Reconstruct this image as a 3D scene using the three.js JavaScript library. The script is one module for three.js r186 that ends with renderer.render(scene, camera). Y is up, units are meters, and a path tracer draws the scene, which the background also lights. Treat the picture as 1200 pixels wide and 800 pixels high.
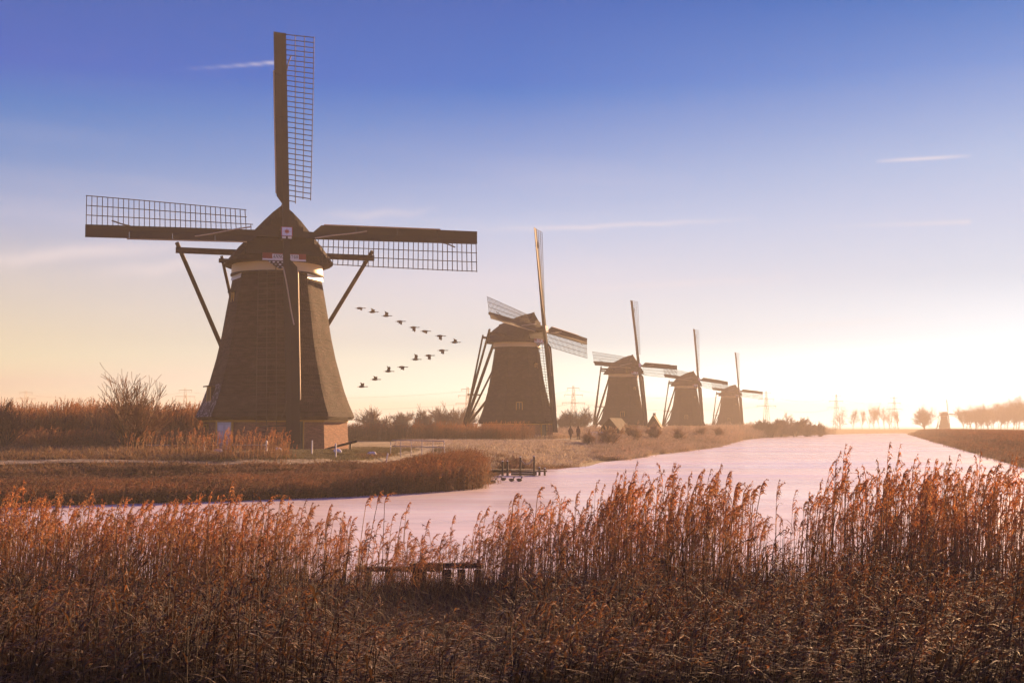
import * as THREE from 'three';
import { mergeGeometries } from 'three/addons/utils/BufferGeometryUtils.js';
import { MarchingCubes } from 'three/addons/objects/MarchingCubes.js';

// ------------------------------------------------------------------ camera, sky, sun, exposure
const scene = new THREE.Scene();
const F = 1517, HORIZON = 501, EYE = 3.0;                 // focal length and horizon in pixels of the 1200x800 picture; eye above the ice
const PITCH = Math.atan((HORIZON - 400) / F);
const camera = new THREE.PerspectiveCamera(2 * Math.atan(400 / F) * 180 / Math.PI, 1.5, 0.1, 9000);
camera.position.set(0, EYE, 0);
camera.rotation.set(PITCH, 0, 0);
const renderer = new THREE.WebGLRenderer({ antialias: true });
renderer.toneMapping = THREE.LinearToneMapping;
const EXPOSURE = 3.4, HAZE = 0.001;
renderer.toneMappingExposure = EXPOSURE;
renderer.shadowMap.enabled = true;

const SUN_AZ = 30 * Math.PI / 180, SUN_EL = 12 * Math.PI / 180;
const sunDir = new THREE.Vector3(Math.sin(SUN_AZ) * Math.cos(SUN_EL), Math.sin(SUN_EL), -Math.cos(SUN_AZ) * Math.cos(SUN_EL));
const sun = new THREE.DirectionalLight(new THREE.Color().setRGB(1, 0.57, 0.27), 5);
sun.position.copy(sunDir).multiplyScalar(600);
sun.castShadow = true;
Object.assign(sun.shadow.camera, { left: -250, right: 250, top: 120, bottom: -120, near: 1, far: 1500 });
sun.shadow.mapSize.set(4096, 4096);
sun.shadow.radius = 2;
scene.add(sun, sun.target);

let seed = 1;
const reseed = (s) => { seed = s >>> 0; };
const rnd = () => { seed = (seed + 0x6D2B79F5) | 0; let t = Math.imul(seed ^ (seed >>> 15), 1 | seed); t = (t + Math.imul(t ^ (t >>> 7), 61 | t)) ^ t; return ((t ^ (t >>> 14)) >>> 0) / 4294967296; };
const rr = (a, b) => a + (b - a) * rnd();
const clamp = (x, a = 0, b = 1) => Math.min(b, Math.max(a, x));
const smooth = (x) => { x = clamp(x); return x * x * (3 - 2 * x); };
const lerp = (a, b, t) => a + (b - a) * t;
const table = (t, x) => { for (let i = 1; i < t.length; i++) if (x <= t[i][0]) { const k = clamp((x - t[i - 1][0]) / (t[i][0] - t[i - 1][0])); return typeof t[i][1] === 'number' ? lerp(t[i - 1][1], t[i][1], k) : t[i][1].map((v, j) => lerp(t[i - 1][1][j], v, k)); } return t[t.length - 1][1]; };
const hash = (x, y) => { let h = Math.imul(x, 374761393) + Math.imul(y, 668265263) | 0; h = Math.imul(h ^ (h >>> 13), 1274126177); return ((h ^ (h >>> 16)) >>> 0) / 4294967296; };
const noise2 = (x, y, px = 0, py = 0) => {               // value noise; px, py make it repeat
  const w = (a, p) => p ? ((a % p) + p) % p : a;
  const i = Math.floor(x), j = Math.floor(y), u = smooth(x - i), v = smooth(y - j);
  return lerp(lerp(hash(w(i, px), w(j, py)), hash(w(i + 1, px), w(j, py)), u), lerp(hash(w(i, px), w(j + 1, py)), hash(w(i + 1, px), w(j + 1, py)), u), v);
};
const fbm = (x, y, o = 4, px = 0, py = 0) => { let s = 0, a = 0.5, n = 0; for (let k = 0; k < o; k++) { s += a * noise2(x, y, px, py); n += a; a *= 0.5; x *= 2; y *= 2; px *= 2; py *= 2; } return s / n; };
const toLin = (c) => c.map((v) => { v /= 255; return v <= 0.04045 ? v / 12.92 : ((v + 0.055) / 1.055) ** 2.4; });

// a pixel of the 1200x800 picture as a direction, and where that direction meets a level
const cp = Math.cos(PITCH), sp = Math.sin(PITCH);
const dirOf = (px, py) => { const u = (px - 600) / F, v = (400 - py) / F; return new THREE.Vector3(u, v * cp + sp, -(cp - v * sp)); };
const atDepth = (px, py, d) => { const r = dirOf(px, py); return r.multiplyScalar(d / -r.z).add(camera.position); };
const onLevel = (px, py, y) => { const r = dirOf(px, py); return r.multiplyScalar((y - EYE) / r.y).add(camera.position); };

{
  const W = 4096, H = 2048, data = new Float32Array(W * H * 4);
  // the sky as seen from here, and from it the sky above the low haze
  const J = [1.25, 0.76, 0.46];
  const L = (rows) => {
    const seen = rows.map(([e, c]) => [e, toLin(c)]), out = [];
    for (let e = -1; e <= 90; e += e < 20 ? 0.25 : 5) { const T = Math.exp(-HAZE * Math.min(1100, 29 / Math.sin(Math.max(e, 0.2) * Math.PI / 180))); out.push([e, table(seen, e).map((v, i) => Math.max(0.12 * v, (v - (1 - T) * J[i]) / T) / EXPOSURE)]); }
    return out;
  };
  const away = L([[-2, [262, 240, 192]], [1.9, [250, 228, 186]], [3.8, [240, 219, 190]], [6.4, [222, 208, 202]], [8.7, [186, 187, 210]], [11.3, [142, 160, 204]], [15.1, [80, 121, 194]], [18.6, [54, 112, 180]], [32, [40, 72, 152]], [90, [26, 48, 120]]]);
  const middle = L([[-2, [312, 294, 250]], [1.9, [280, 266, 236]], [3.8, [244, 232, 222]], [6.4, [232, 222, 228]], [9.0, [202, 205, 228]], [11.3, [168, 179, 218]], [15.1, [101, 133, 203]], [18.6, [64, 117, 189]], [32, [44, 78, 160]], [90, [26, 48, 120]]]);
  const near = L([[-2, [400, 385, 350]], [1.9, [335, 326, 312]], [3.8, [266, 262, 260]], [6.4, [232, 230, 238]], [9.0, [214, 215, 234]], [11.3, [194, 202, 230]], [15.1, [140, 161, 216]], [18.6, [92, 126, 196]], [32, [54, 86, 168]], [90, [26, 48, 120]]]);
  const rows = [], toDeg = 180 / Math.PI;
  const azel = (px, py) => { const d = dirOf(px, py).normalize(); return [Math.atan2(d.x, -d.z) * toDeg, Math.asin(d.y) * toDeg]; };
  // vapour trails and thin streaks of cirrus: from, to, width in degrees, strength, where along it is strongest
  const trails = [
    [azel(190, 83), azel(334, 72), 0.042, 0.8, (t) => t ** 1.6, 0.0], [azel(1028, 188.5), azel(1140, 182), 0.042, 0.75, (t) => Math.sin(Math.PI * clamp(t * 0.8 + 0.12)), 0],
    [azel(555, 269), azel(890, 256), 0.08, 0.42, (t) => Math.sin(Math.PI * t), 0.05], [azel(950, 266), azel(1137, 259.5), 0.07, 0.5, (t) => t, 0.02],
    [azel(620, 341), azel(940, 324), 0.13, 0.2, (t) => Math.sin(Math.PI * t), 0.05], [azel(880, 384), azel(1080, 373), 0.11, 0.18, (t) => Math.sin(Math.PI * t), 0.04],
    [azel(-80, 305), azel(240, 290), 0.28, 0.4, (t) => Math.sin(Math.PI * t), 0.14], [azel(100, 322), azel(300, 303), 0.30, 0.32, (t) => Math.sin(Math.PI * t), 0.14], [azel(370, 253), azel(520, 246), 0.18, 0.25, (t) => Math.sin(Math.PI * t), 0.1],
    [azel(610, 300), azel(820, 306), 0.12, 0.06, (t) => Math.sin(Math.PI * t), 0.05],
  ];
  for (let j = 0; j < H; j++) {
    const el = ((j + 0.5) / H - 0.5) * 180;
    const e = Math.max(el, -2), A = table(away, e), M = table(middle, e), N = table(near, e);
    const cirrusAt = Math.exp(-(((e - 7) / 5) ** 2));
    for (let i = 0; i < W; i++) {
      const phi = ((i + 0.5) / W - 0.5) * 2 * Math.PI, x = Math.cos(phi), z = Math.sin(phi);
      const az = Math.atan2(x, -z) * toDeg;
      let d = Math.abs(az - 30); if (d > 180) d = 360 - d;
      const o = (j * W + i) * 4;
      const k = d < 8 ? [0, 0, 1] : d < 30 ? [0, (d - 8) / 22, 1 - (d - 8) / 22] : d < 52 ? [(d - 30) / 22, 1 - (d - 30) / 22, 0] : [1, 0, 0];
      let r = k[0] * A[0] + k[1] * M[0] + k[2] * N[0], g = k[0] * A[1] + k[1] * M[1] + k[2] * N[1], b = k[0] * A[2] + k[1] * M[2] + k[2] * N[2];
      if (el > 0 && el < 24) {
        const n = clamp((fbm(az * 0.10 + el * 0.25, el * 0.9, 4) - 0.5) * 3) * cirrusAt * 0.12;
        let add = n;
        if (az > -32 && az < 32) for (const [p, q, w, s, f, wob] of trails) {
          const dx = q[0] - p[0], dy = q[1] - p[1], len = Math.hypot(dx, dy), t = ((az - p[0]) * dx + (el - p[1]) * dy) / (len * len);
          if (t < 0 || t > 1) continue;
          let off = ((az - p[0]) * -dy + (el - p[1]) * dx) / len;
          if (wob) off += (noise2(az * 0.9, p[1] * 9) - 0.5) * wob * 2;
          add += s * Math.max(0, f(t)) * Math.exp(-((off / w) ** 2));
        }
        add = Math.min(add, 0.8);
        r += (0.98 / EXPOSURE - r) * add; g += (0.86 / EXPOSURE - g) * add; b += (0.86 / EXPOSURE - b) * add;
      }
      data[o] = r; data[o + 1] = g; data[o + 2] = b; data[o + 3] = 1;
    }
  }
  const sky = new THREE.DataTexture(data, W, H, THREE.RGBAFormat, THREE.FloatType);
  sky.mapping = THREE.EquirectangularReflectionMapping;
  sky.magFilter = sky.minFilter = THREE.LinearFilter;
  sky.needsUpdate = true;
  scene.background = sky; scene.environment = sky;
}
scene.fog = new THREE.FogExp2(new THREE.Color().setRGB(1.0, 0.91, 0.78), HAZE);

// ------------------------------------------------------------------ helpers
const taken = new Map();
const numbered = (n) => { const k = taken.get(n) ?? 0; taken.set(n, k + 1); return k ? `${n}_${String(k).padStart(3, '0')}` : n; };
const finish = (m) => { m.castShadow = m.receiveShadow = true; return m; };
function mesh(name, geo, mat, parent) { const m = finish(new THREE.Mesh(geo, mat)); m.name = name; if (parent) parent.add(m); return m; }
function tag(o, label, category, group, kind) { if (label) o.userData.label = label; if (category) o.userData.category = category; if (group) o.userData.group = group; if (kind) o.userData.kind = kind; return o; }
function thing(name, label, category, pos = [0, 0, 0], turn = 0, group) { const g = new THREE.Group(); g.name = numbered(name); g.position.set(...pos); g.rotation.y = turn; scene.add(g); return tag(g, label, category, group); }
function structure(name, geo, mat, label) { const m = mesh(numbered(name), geo, mat, scene); return tag(m, label, null, null, 'structure'); }
function copyOf(o) { const c = o.clone(); c.name = numbered(o.name.replace(/_\d{3}$/, '')); c.userData = { ...o.userData }; scene.add(c); return c; }

class Builder {                                           // triangles with a colour each
  constructor() { this.p = []; this.c = []; this.i = []; }
  v(x, y, z, col) { this.p.push(x, y, z); this.c.push(...(col ?? [1, 1, 1])); return this.p.length / 3 - 1; }
  tube(path, radii, sides, col, cap = false) {
    let prev = null; const rings = [];
    for (let k = 0; k < path.length; k++) {
      const a = path[Math.max(0, k - 1)], b = path[Math.min(path.length - 1, k + 1)];
      const d = new THREE.Vector3().subVectors(b, a).normalize();
      const u = new THREE.Vector3().crossVectors(d, Math.abs(d.y) > 0.9 ? new THREE.Vector3(0, 0, 1) : new THREE.Vector3(0, 1, 0)).normalize(), w = new THREE.Vector3().crossVectors(d, u);
      const ring = [];
      for (let s = 0; s < sides; s++) { const t = s / sides * 2 * Math.PI, R = Array.isArray(radii) ? radii[k] : radii; const q = path[k].clone().addScaledVector(u, Math.cos(t) * R).addScaledVector(w, Math.sin(t) * R); ring.push(this.v(q.x, q.y, q.z, col)); }
      if (prev) for (let s = 0; s < sides; s++) { const t = (s + 1) % sides; this.i.push(prev[s], prev[t], ring[s], prev[t], ring[t], ring[s]); }
      prev = ring; rings.push(ring);
    }
    if (cap) for (const [ring, flip] of [[rings[0], 1], [prev, 0]]) for (let s = 1; s + 1 < sides; s++) flip ? this.i.push(ring[0], ring[s + 1], ring[s]) : this.i.push(ring[0], ring[s], ring[s + 1]);
  }
  ribbon(path, side, widths, col) {
    let a = -1, b = -1;
    path.forEach((q, k) => { const w = widths[k] / 2, A = this.v(q.x - side.x * w, q.y - side.y * w, q.z - side.z * w, col), B = this.v(q.x + side.x * w, q.y + side.y * w, q.z + side.z * w, col); if (k) this.i.push(a, b, A, b, B, A); a = A; b = B; });
  }
  geo() { const g = new THREE.BufferGeometry(); g.setAttribute('position', new THREE.Float32BufferAttribute(this.p, 3)); g.setAttribute('color', new THREE.Float32BufferAttribute(this.c, 3)); g.setIndex(this.i); g.computeVertexNormals(); return g; }
}
const V = (x, y, z) => new THREE.Vector3(x, y, z);
function beamGeo(a, b, w, h = w) {                        // a squared timber from a to b
  const L = a.distanceTo(b), g = new THREE.BoxGeometry(w, h, L), m = new THREE.Matrix4().lookAt(a, b, Math.abs(V(0, 1, 0).dot(V().subVectors(b, a).normalize())) > 0.98 ? V(0, 0, 1) : V(0, 1, 0));
  m.setPosition(a.clone().add(b).multiplyScalar(0.5)); return g.applyMatrix4(m);
}
function poleGeo(a, b, r0, r1 = r0, n = 8) { const L = a.distanceTo(b), g = new THREE.CylinderGeometry(r1, r0, L, n); const q = new THREE.Quaternion().setFromUnitVectors(V(0, 1, 0), V().subVectors(b, a).normalize()); g.applyQuaternion(q); const c = a.clone().add(b).multiplyScalar(0.5); return g.translate(c.x, c.y, c.z); }
const boxAt = (x, y, z, w, h, d) => new THREE.BoxGeometry(w, h, d).translate(x, y, z);

function dataTex(W, H, fn, srgb = true) {
  const d = new Uint8Array(W * H * 4);
  for (let j = 0; j < H; j++) for (let i = 0; i < W; i++) { const c = fn(i / W, j / H), o = (j * W + i) * 4; d[o] = clamp(c[0]) * 255; d[o + 1] = clamp(c[1]) * 255; d[o + 2] = clamp(c[2]) * 255; d[o + 3] = 255; }
  const t = new THREE.DataTexture(d, W, H); t.wrapS = t.wrapT = THREE.RepeatWrapping; t.magFilter = THREE.LinearFilter; t.minFilter = THREE.LinearMipmapLinearFilter; t.generateMipmaps = true;
  if (srgb) t.colorSpace = THREE.SRGBColorSpace; t.needsUpdate = true; return t;
}
const grey = (v) => [v, v, v];
const std = (rgb, rough = 0.8, more = {}) => new THREE.MeshStandardMaterial({ color: new THREE.Color().setRGB(...rgb), roughness: rough, ...more });

const thatchTex = dataTex(512, 512, (u, v) => { const band = fbm(u * 6, v * 26, 3, 6, 26), fine = fbm(u * 120, v * 24, 2, 120, 24), big = fbm(u * 4, v * 4, 3, 4, 4); const s = 0.50 + 0.26 * (band - 0.5) * 2 + 0.3 * (fine - 0.5) + 0.28 * (big - 0.5); return [s * 1.03, s, s * 0.96]; });
const thatchBump = dataTex(512, 512, (u, v) => grey(0.5 * fbm(u * 120, v * 20, 2, 120, 20) + 0.5 * fbm(u * 5, v * 24, 3, 5, 24)), false);
const woodTex = dataTex(256, 256, (u, v) => { const s = 0.62 + 0.5 * (fbm(u * 40, v * 3, 3, 40, 3) - 0.5) + 0.25 * (fbm(u * 4, v * 4, 2, 4, 4) - 0.5); return [s, s * 0.98, s * 0.95]; });
const brickTex = dataTex(512, 512, (u, v) => {            // 2 m of brickwork; at this distance a brick is under two pixels
  const row = Math.floor(v * 30), uu = u * 9 + (row % 2) * 0.5, col = Math.floor(uu), fv = v * 30 - row, fu = uu - col;
  if (fv < 0.16 || fu < 0.05) return [0.62, 0.58, 0.52];
  const h = hash(col % 9, row), n = fbm(u * 60, v * 60, 2, 60, 60) - 0.5; return [0.66 + 0.2 * (h - 0.5) + 0.15 * n, 0.46 + 0.17 * (h - 0.5) + 0.12 * n, 0.36 + 0.13 * (h - 0.5) + 0.1 * n];
});
const brickBump = dataTex(256, 256, (u, v) => { const row = Math.floor(v * 30), uu = u * 9 + (row % 2) * 0.5; return grey(v * 30 - row < 0.2 || uu - Math.floor(uu) < 0.06 ? 0.1 : 0.8); }, false);
const soilTex = dataTex(512, 512, (u, v) => { const a = fbm(u * 8, v * 8, 4, 8, 8), b = fbm(u * 90, v * 90, 2, 90, 90); const s = 0.55 + 0.5 * (a - 0.5) + 0.5 * (b - 0.5); return [s * 1.02, s, s * 0.95]; });

const M = {
  thatch: std([0.140, 0.090, 0.076], 0.95, { map: thatchTex, bumpMap: thatchBump, bumpScale: 0.06 }),
  capThatch: std([0.115, 0.082, 0.068], 0.95, { map: thatchTex, bumpMap: thatchBump, bumpScale: 0.05 }),
  brick: std([0.75, 0.72, 0.70], 0.92, { map: brickTex, bumpMap: brickBump, bumpScale: 0.012 }),
  darkWood: std([0.030, 0.026, 0.022], 0.7, { map: woodTex }),
  stock: std([0.012, 0.011, 0.011], 0.8),
  lath: std([0.06, 0.045, 0.034], 0.85),
  edge: std([0.50, 0.38, 0.24], 0.6),
  timber: std([0.17, 0.125, 0.085], 0.85, { map: woodTex }),
  cream: std([0.70, 0.52, 0.30], 0.5),
  white: std([0.72, 0.72, 0.72], 0.45),
  ochre: std([0.55, 0.34, 0.07], 0.5),
  iron: std([0.03, 0.03, 0.032], 0.5, { metalness: 0.6 }),
  glass: new THREE.MeshPhysicalMaterial({ color: 0x20242a, roughness: 0.08, metalness: 0 }),
  doorPaint: std([0.035, 0.06, 0.045], 0.5),
  doorWhite: std([0.60, 0.62, 0.66], 0.5),
  rope: std([0.42, 0.36, 0.30], 0.9),
  frost: std([0.74, 0.75, 0.80], 0.7),
};

// ------------------------------------------------------------------ land, dyke, frozen canal
const shore = [[-90, -25], [-40, -24.5], [-22, -23.6], [-9, -23.4], [0, -23], [8, -22.6], [17, -22.2], [18, -26], [37.6, -95], [65, -190], [120, -380], [175, -570], [222, -735]].map(([x, z]) => V(x, 0, z));
const leftShore = [[1050, 507.3], [1000, 508.2], [960, 509.3], [900, 512.5], [872, 515.5], [858, 519.5], [842, 524], [812, 528], [765, 533.5], [740, 538], [705, 541.5], [690, 546], [650, 549.5], [620, 551], [592, 554], [576, 559], [574, 566], [556, 572], [520, 575], [470, 578], [400, 581.5], [300, 585.5], [200, 588.5], [100, 591], [0, 594], [-200, 598]].map(([x, y]) => onLevel(x, y, 0));
const canal = [...shore, ...leftShore, V(-90, 0, -45)];
function shoreDist(x, z) {                                // below zero on the ice
  let d2 = 1e18, inside = false, n = canal.length, near = 0;
  for (let i = 0, j = n - 1; i < n; j = i++) {
    const a = canal[j], b = canal[i], ex = b.x - a.x, ez = b.z - a.z, t = clamp(((x - a.x) * ex + (z - a.z) * ez) / (ex * ex + ez * ez)), dx = x - a.x - ex * t, dz = z - a.z - ez * t, q = dx * dx + dz * dz;
    if (q < d2) { d2 = q; near = i; }
    if ((a.z > z) !== (b.z > z) && x < (b.x - a.x) * (z - a.z) / (b.z - a.z) + a.x) inside = !inside;
  }
  return [inside ? -Math.sqrt(d2) : Math.sqrt(d2), near];
}
const isNear = (x, z) => z > -36 && (z > -26.5 || x > 10);
function groundY(x, z) {
  const [s, k] = shoreDist(x, z);
  if (s < 0) return -0.12 - 0.5 * smooth(-s / 3);
  const n = (fbm(x * 0.35 + 50, z * 0.35 + 50, 3) - 0.5);
  if (isNear(x, z)) return -0.12 + 0.32 * smooth(s / 2) + 1.15 * smooth(s / 24) + n * 0.22 * smooth(s / 2);
  const far = Math.hypot(x, z), wide = k > 26 || x < 1 ? 12 : k < 14 ? 7 : 13;
  return lerp(-0.12, 1.46, smooth((s + 0.6) / wide)) + n * (0.25 * smooth(s / 3) * (1 - smooth((s - 8) / 10)) + 0.05) * (far > 400 ? 0 : 1);
}
{
  const angs = []; for (let a = -34; a <= 34; a += 0.25) angs.push(a); for (let a = 39; a < 326; a += 5) angs.push(a);
  const rings = [0.5]; for (let r = 1.5; r < 1500; r *= r < 150 ? 1.026 : 1.06) rings.push(r);
  const pos = [], uv = [], col = [], idx = [], na = angs.length;
  for (const r of rings) for (const a of angs) {
    const t = a * Math.PI / 180, x = r * Math.sin(t), z = -r * Math.cos(t), y = groundY(x, z);
    pos.push(x, y, z); uv.push(x / 6, z / 6);
    const lawn = z < -64 && z > -92 && x > -32 && x < -2 && y > 1.2 ? 1 : 0, n = fbm(x * 0.5, z * 0.5, 3), fr = smooth((fbm(x * 0.22 + 9, z * 0.22, 3) - 0.42) * 6) * (z < -60 ? 1 : 0.2);
    let c = lawn ? [0.17 + 0.10 * n, 0.165 + 0.09 * n, 0.045 + 0.03 * n] : [0.20 + 0.14 * n, 0.14 + 0.09 * n, 0.07 + 0.05 * n];
    c = c.map((v, i) => lerp(v, [0.52, 0.45, 0.38][i], fr * (lawn ? 0.1 : 0.45)));
    col.push(...c);
  }
  for (let i = 0; i + 1 < rings.length; i++) for (let j = 0; j < na; j++) { const a = i * na + j, b = i * na + (j + 1) % na, c = a + na, d = b + na; idx.push(a, c, b, b, c, d); }
  const g = new THREE.BufferGeometry(); g.setAttribute('position', new THREE.Float32BufferAttribute(pos, 3)); g.setAttribute('uv', new THREE.Float32BufferAttribute(uv, 2)); g.setAttribute('color', new THREE.Float32BufferAttribute(col, 3));
  idx.forEach((_, k) => { if (k % 3 === 0) [idx[k + 1], idx[k + 2]] = [idx[k + 2], idx[k + 1]]; });
  g.setIndex(idx); g.computeVertexNormals();
  structure('ground', g, std([1.6, 1.6, 1.6], 1, { map: soilTex, vertexColors: true, bumpMap: soilTex, bumpScale: 0.05 }), 'brown winter polder land with frosted dyke and bank slopes');
}
{
  const iceTex = dataTex(1024, 1024, (u, v) => {
    const a = fbm(u * 5, v * 22, 4, 5, 22), b = fbm(u * 60, v * 160, 3, 60, 160), c = fbm(u * 3, v * 9, 3, 3, 9);
    const blue = smooth((c - 0.52) * 5), line = smooth((a - 0.6) * 9);
    const s = 0.935 + 0.12 * (a - 0.5) + 0.14 * (b - 0.5);
    return [s + 0.04 - 0.07 * blue + 0.05 * line, s + 0.01 - 0.05 * blue + 0.05 * line, s + 0.04 * blue + 0.03 * line];
  });
  const iceRough = dataTex(512, 512, (u, v) => grey(0.62 + 0.5 * (fbm(u * 6, v * 14, 4, 6, 14) - 0.5)), false);
  const sh = new THREE.Shape(); const out = 0.5;
  const pts = canal.map((p) => { return [p.x, -p.z]; });
  sh.setFromPoints(pts.map(([x, y]) => new THREE.Vector2(x, y)));
  const g = new THREE.ShapeGeometry(sh).rotateX(-Math.PI / 2);
  const p = g.attributes.position, uv = g.attributes.uv; for (let i = 0; i < p.count; i++) uv.setXY(i, p.getX(i) / 90, p.getZ(i) / 90);
  structure('frozen_canal', g, new THREE.MeshPhysicalMaterial({ color: new THREE.Color().setRGB(0.98, 0.95, 0.94), map: iceTex, roughnessMap: iceRough, roughness: 0.45, ior: 1.4, specularIntensity: 1 }), 'pale pink and lavender frozen canal with frosted ice');
}
function ribbonOnGround(pts, width, lift, uvs = 3) {
  const curve = new THREE.CatmullRomCurve3(pts), n = Math.round(curve.getLength() / 1.2), pos = [], uv = [], idx = [];
  for (let k = 0; k <= n; k++) {
    const p = curve.getPointAt(k / n), t = curve.getTangentAt(k / n), s = V(-t.z, 0, t.x).normalize();
    for (let q = 0; q < 5; q++) { const o = (q / 4 - 0.5) * width * (1 + 0.25 * (noise2(k * 0.4, q > 2 ? 3 : 7) - 0.5)), x = p.x + s.x * o, z = p.z + s.z * o; pos.push(x, groundY(x, z) + lift, z); uv.push(k * 1.2 / uvs, o / uvs); }
    if (k) for (let q = 0; q < 4; q++) { const a = (k - 1) * 5 + q, b = k * 5 + q; idx.push(a, b, a + 1, a + 1, b, b + 1); }
  }
  const g = new THREE.BufferGeometry(); g.setAttribute('position', new THREE.Float32BufferAttribute(pos, 3)); g.setAttribute('uv', new THREE.Float32BufferAttribute(uv, 2)); g.setIndex(idx); g.computeVertexNormals(); return g;
}
const pathPts = [[-160, 543], [0, 540], [150, 538.5], [300, 536.5], [400, 533.5], [470, 527.5], [530, 520.5], [600, 517], [640, 515.6], [690, 512.8], [740, 510.5]].map(([x, y]) => onLevel(x, y, 1.5));
const pathCurve = new THREE.CatmullRomCurve3(pathPts), pathSamples = pathCurve.getSpacedPoints(160);
const pathDist = (x, z) => { let m = 1e9; for (const p of pathSamples) m = Math.min(m, (p.x - x) ** 2 + (p.z - z) ** 2); return Math.sqrt(m); };
structure('path', ribbonOnGround(pathPts, 1.5, 0.06), std([0.72, 0.62, 0.52], 0.9, { map: soilTex, bumpMap: soilTex, bumpScale: 0.04 }), 'frosted path along the top of the dyke');

// ------------------------------------------------------------------ windmills
function canvasTex(w, h, draw) { const c = document.createElement('canvas'); c.width = w; c.height = h; draw(c.getContext('2d'), w, h); const t = new THREE.CanvasTexture(c); t.colorSpace = THREE.SRGBColorSpace; return t; }
const plateTex = canvasTex(256, 256, (g, w, h) => {
  g.fillStyle = '#a03a34'; g.fillRect(0, 0, w, h); g.fillStyle = '#d9dcf2'; g.fillRect(16, 12, w - 32, h - 24);
  g.fillStyle = '#a03a34'; g.translate(w / 2, h / 2);
  for (let k = 0; k < 8; k++) { g.rotate(Math.PI / 4); g.beginPath(); g.moveTo(-14, 0); g.lineTo(0, k % 2 ? -104 : -84); g.lineTo(14, 0); g.fill(); }
  g.beginPath(); g.arc(0, 0, 46, 0, 7); g.fill();
});
const beardTex = canvasTex(1024, 192, (g, w, h) => {
  g.fillStyle = '#8d3a30'; g.fillRect(0, 0, w, h); g.fillStyle = '#e6e6f0'; g.fillRect(230, 26, 300, 166); g.fillRect(600, 26, 250, 166); g.fillRect(0, 148, w, 44);
  g.fillStyle = '#20242c'; g.font = 'bold 120px serif'; g.textAlign = 'center'; g.textBaseline = 'middle'; g.fillText('ANNO', 370, 88, 260); g.fillText('1740', 725, 88, 220);
});
const pendantTex = canvasTex(256, 256, (g, w, h) => { g.fillStyle = '#22262a'; g.fillRect(0, 0, w, h); g.fillStyle = '#dfe2ee'; for (let j = 0; j < 6; j++) for (let i = 0; i < 6; i++) { g.beginPath(); g.arc(22 + i * 42 + (j % 2) * 20, 22 + j * 42, 8 + 6 * hash(i, j), 0, 7); g.fill(); } });
M.plate = std([1, 1, 1], 0.5, { map: plateTex }); M.beard = std([1, 1, 1], 0.6, { map: beardTex }); M.pendant = std([1, 1, 1], 0.6, { map: pendantTex });
const frostTex = dataTex(256, 256, (u, v) => { const a = fbm(u * 12, v * 20, 4, 12, 20), b = fbm(u * 30, v * 60, 2, 30, 60); const k = smooth((a * 0.6 + b * 0.4 - 0.45) * 5); return [lerp(0.30, 0.62, k), lerp(0.26, 0.62, k), lerp(0.24, 0.64, k)]; });
M.frostedThatch = std([1, 1, 1], 0.9, { map: frostTex, bumpMap: thatchBump, bumpScale: 0.05 });

const profile = [[2.3, 5.76], [3.2, 5.36], [4.27, 4.96], [6.5, 4.34], [8.05, 4.0], [9.9, 3.69], [12.62, 3.20]];
const bodyR = (y) => table(profile, y);
function octaFace(k, off, rows, cols, rad, y0, y1, wobble, uvS) {   // one of eight faces; k-th between two corners
  const a0 = off + k * Math.PI / 4, a1 = a0 + Math.PI / 4, pos = [], uv = [], idx = [];
  for (let j = 0; j <= rows; j++) for (let i = 0; i <= cols; i++) {
    const y = lerp(y0, y1, j / rows), r = rad(y), u = i / cols, w = wobble && i > 0 && i < cols ? (fbm(u * 7 + k * 13, y * 1.6, 2) - 0.5) * wobble : 0;
    const x = lerp(Math.sin(a0), Math.sin(a1), u) * r, z = lerp(Math.cos(a0), Math.cos(a1), u) * r, m = a0 + Math.PI / 8;
    const soft = wobble ? 1 - 0.012 * (Math.abs(u - 0.5) * 2) ** 8 : 1;
    pos.push(x * soft + Math.sin(m) * w, y, z * soft + Math.cos(m) * w); uv.push(u * r * 0.765 / uvS, y / uvS);
  }
  for (let j = 0; j < rows; j++) for (let i = 0; i < cols; i++) { const a = j * (cols + 1) + i, b = a + 1, c = a + cols + 1, d = c + 1; idx.push(a, b, c, b, d, c); }
  const g = new THREE.BufferGeometry(); g.setAttribute('position', new THREE.Float32BufferAttribute(pos, 3)); g.setAttribute('uv', new THREE.Float32BufferAttribute(uv, 2)); g.setIndex(idx); g.computeVertexNormals(); return g;
}
const octaRing = (off, r0, r1, y) => { const pos = [], idx = [], uv = []; for (let k = 0; k < 8; k++) { const a = off + k * Math.PI / 4; for (const r of [r0, r1]) { pos.push(Math.sin(a) * r, y, Math.cos(a) * r); uv.push(k, r); } const b = 2 * k, n = 2 * ((k + 1) % 8); idx.push(b, n, b + 1, n, n + 1, b + 1); } const g = new THREE.BufferGeometry(); g.setAttribute('position', new THREE.Float32BufferAttribute(pos, 3)); g.setAttribute('uv', new THREE.Float32BufferAttribute(uv, 2)); g.setIndex(idx); g.computeVertexNormals(); return g; };
const capHalf = [[0, 1], [0.06, 0.955], [0.22, 0.83], [0.44, 0.62], [0.68, 0.40], [0.88, 0.17], [0.96, 0.07], [1, 0]];
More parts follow.
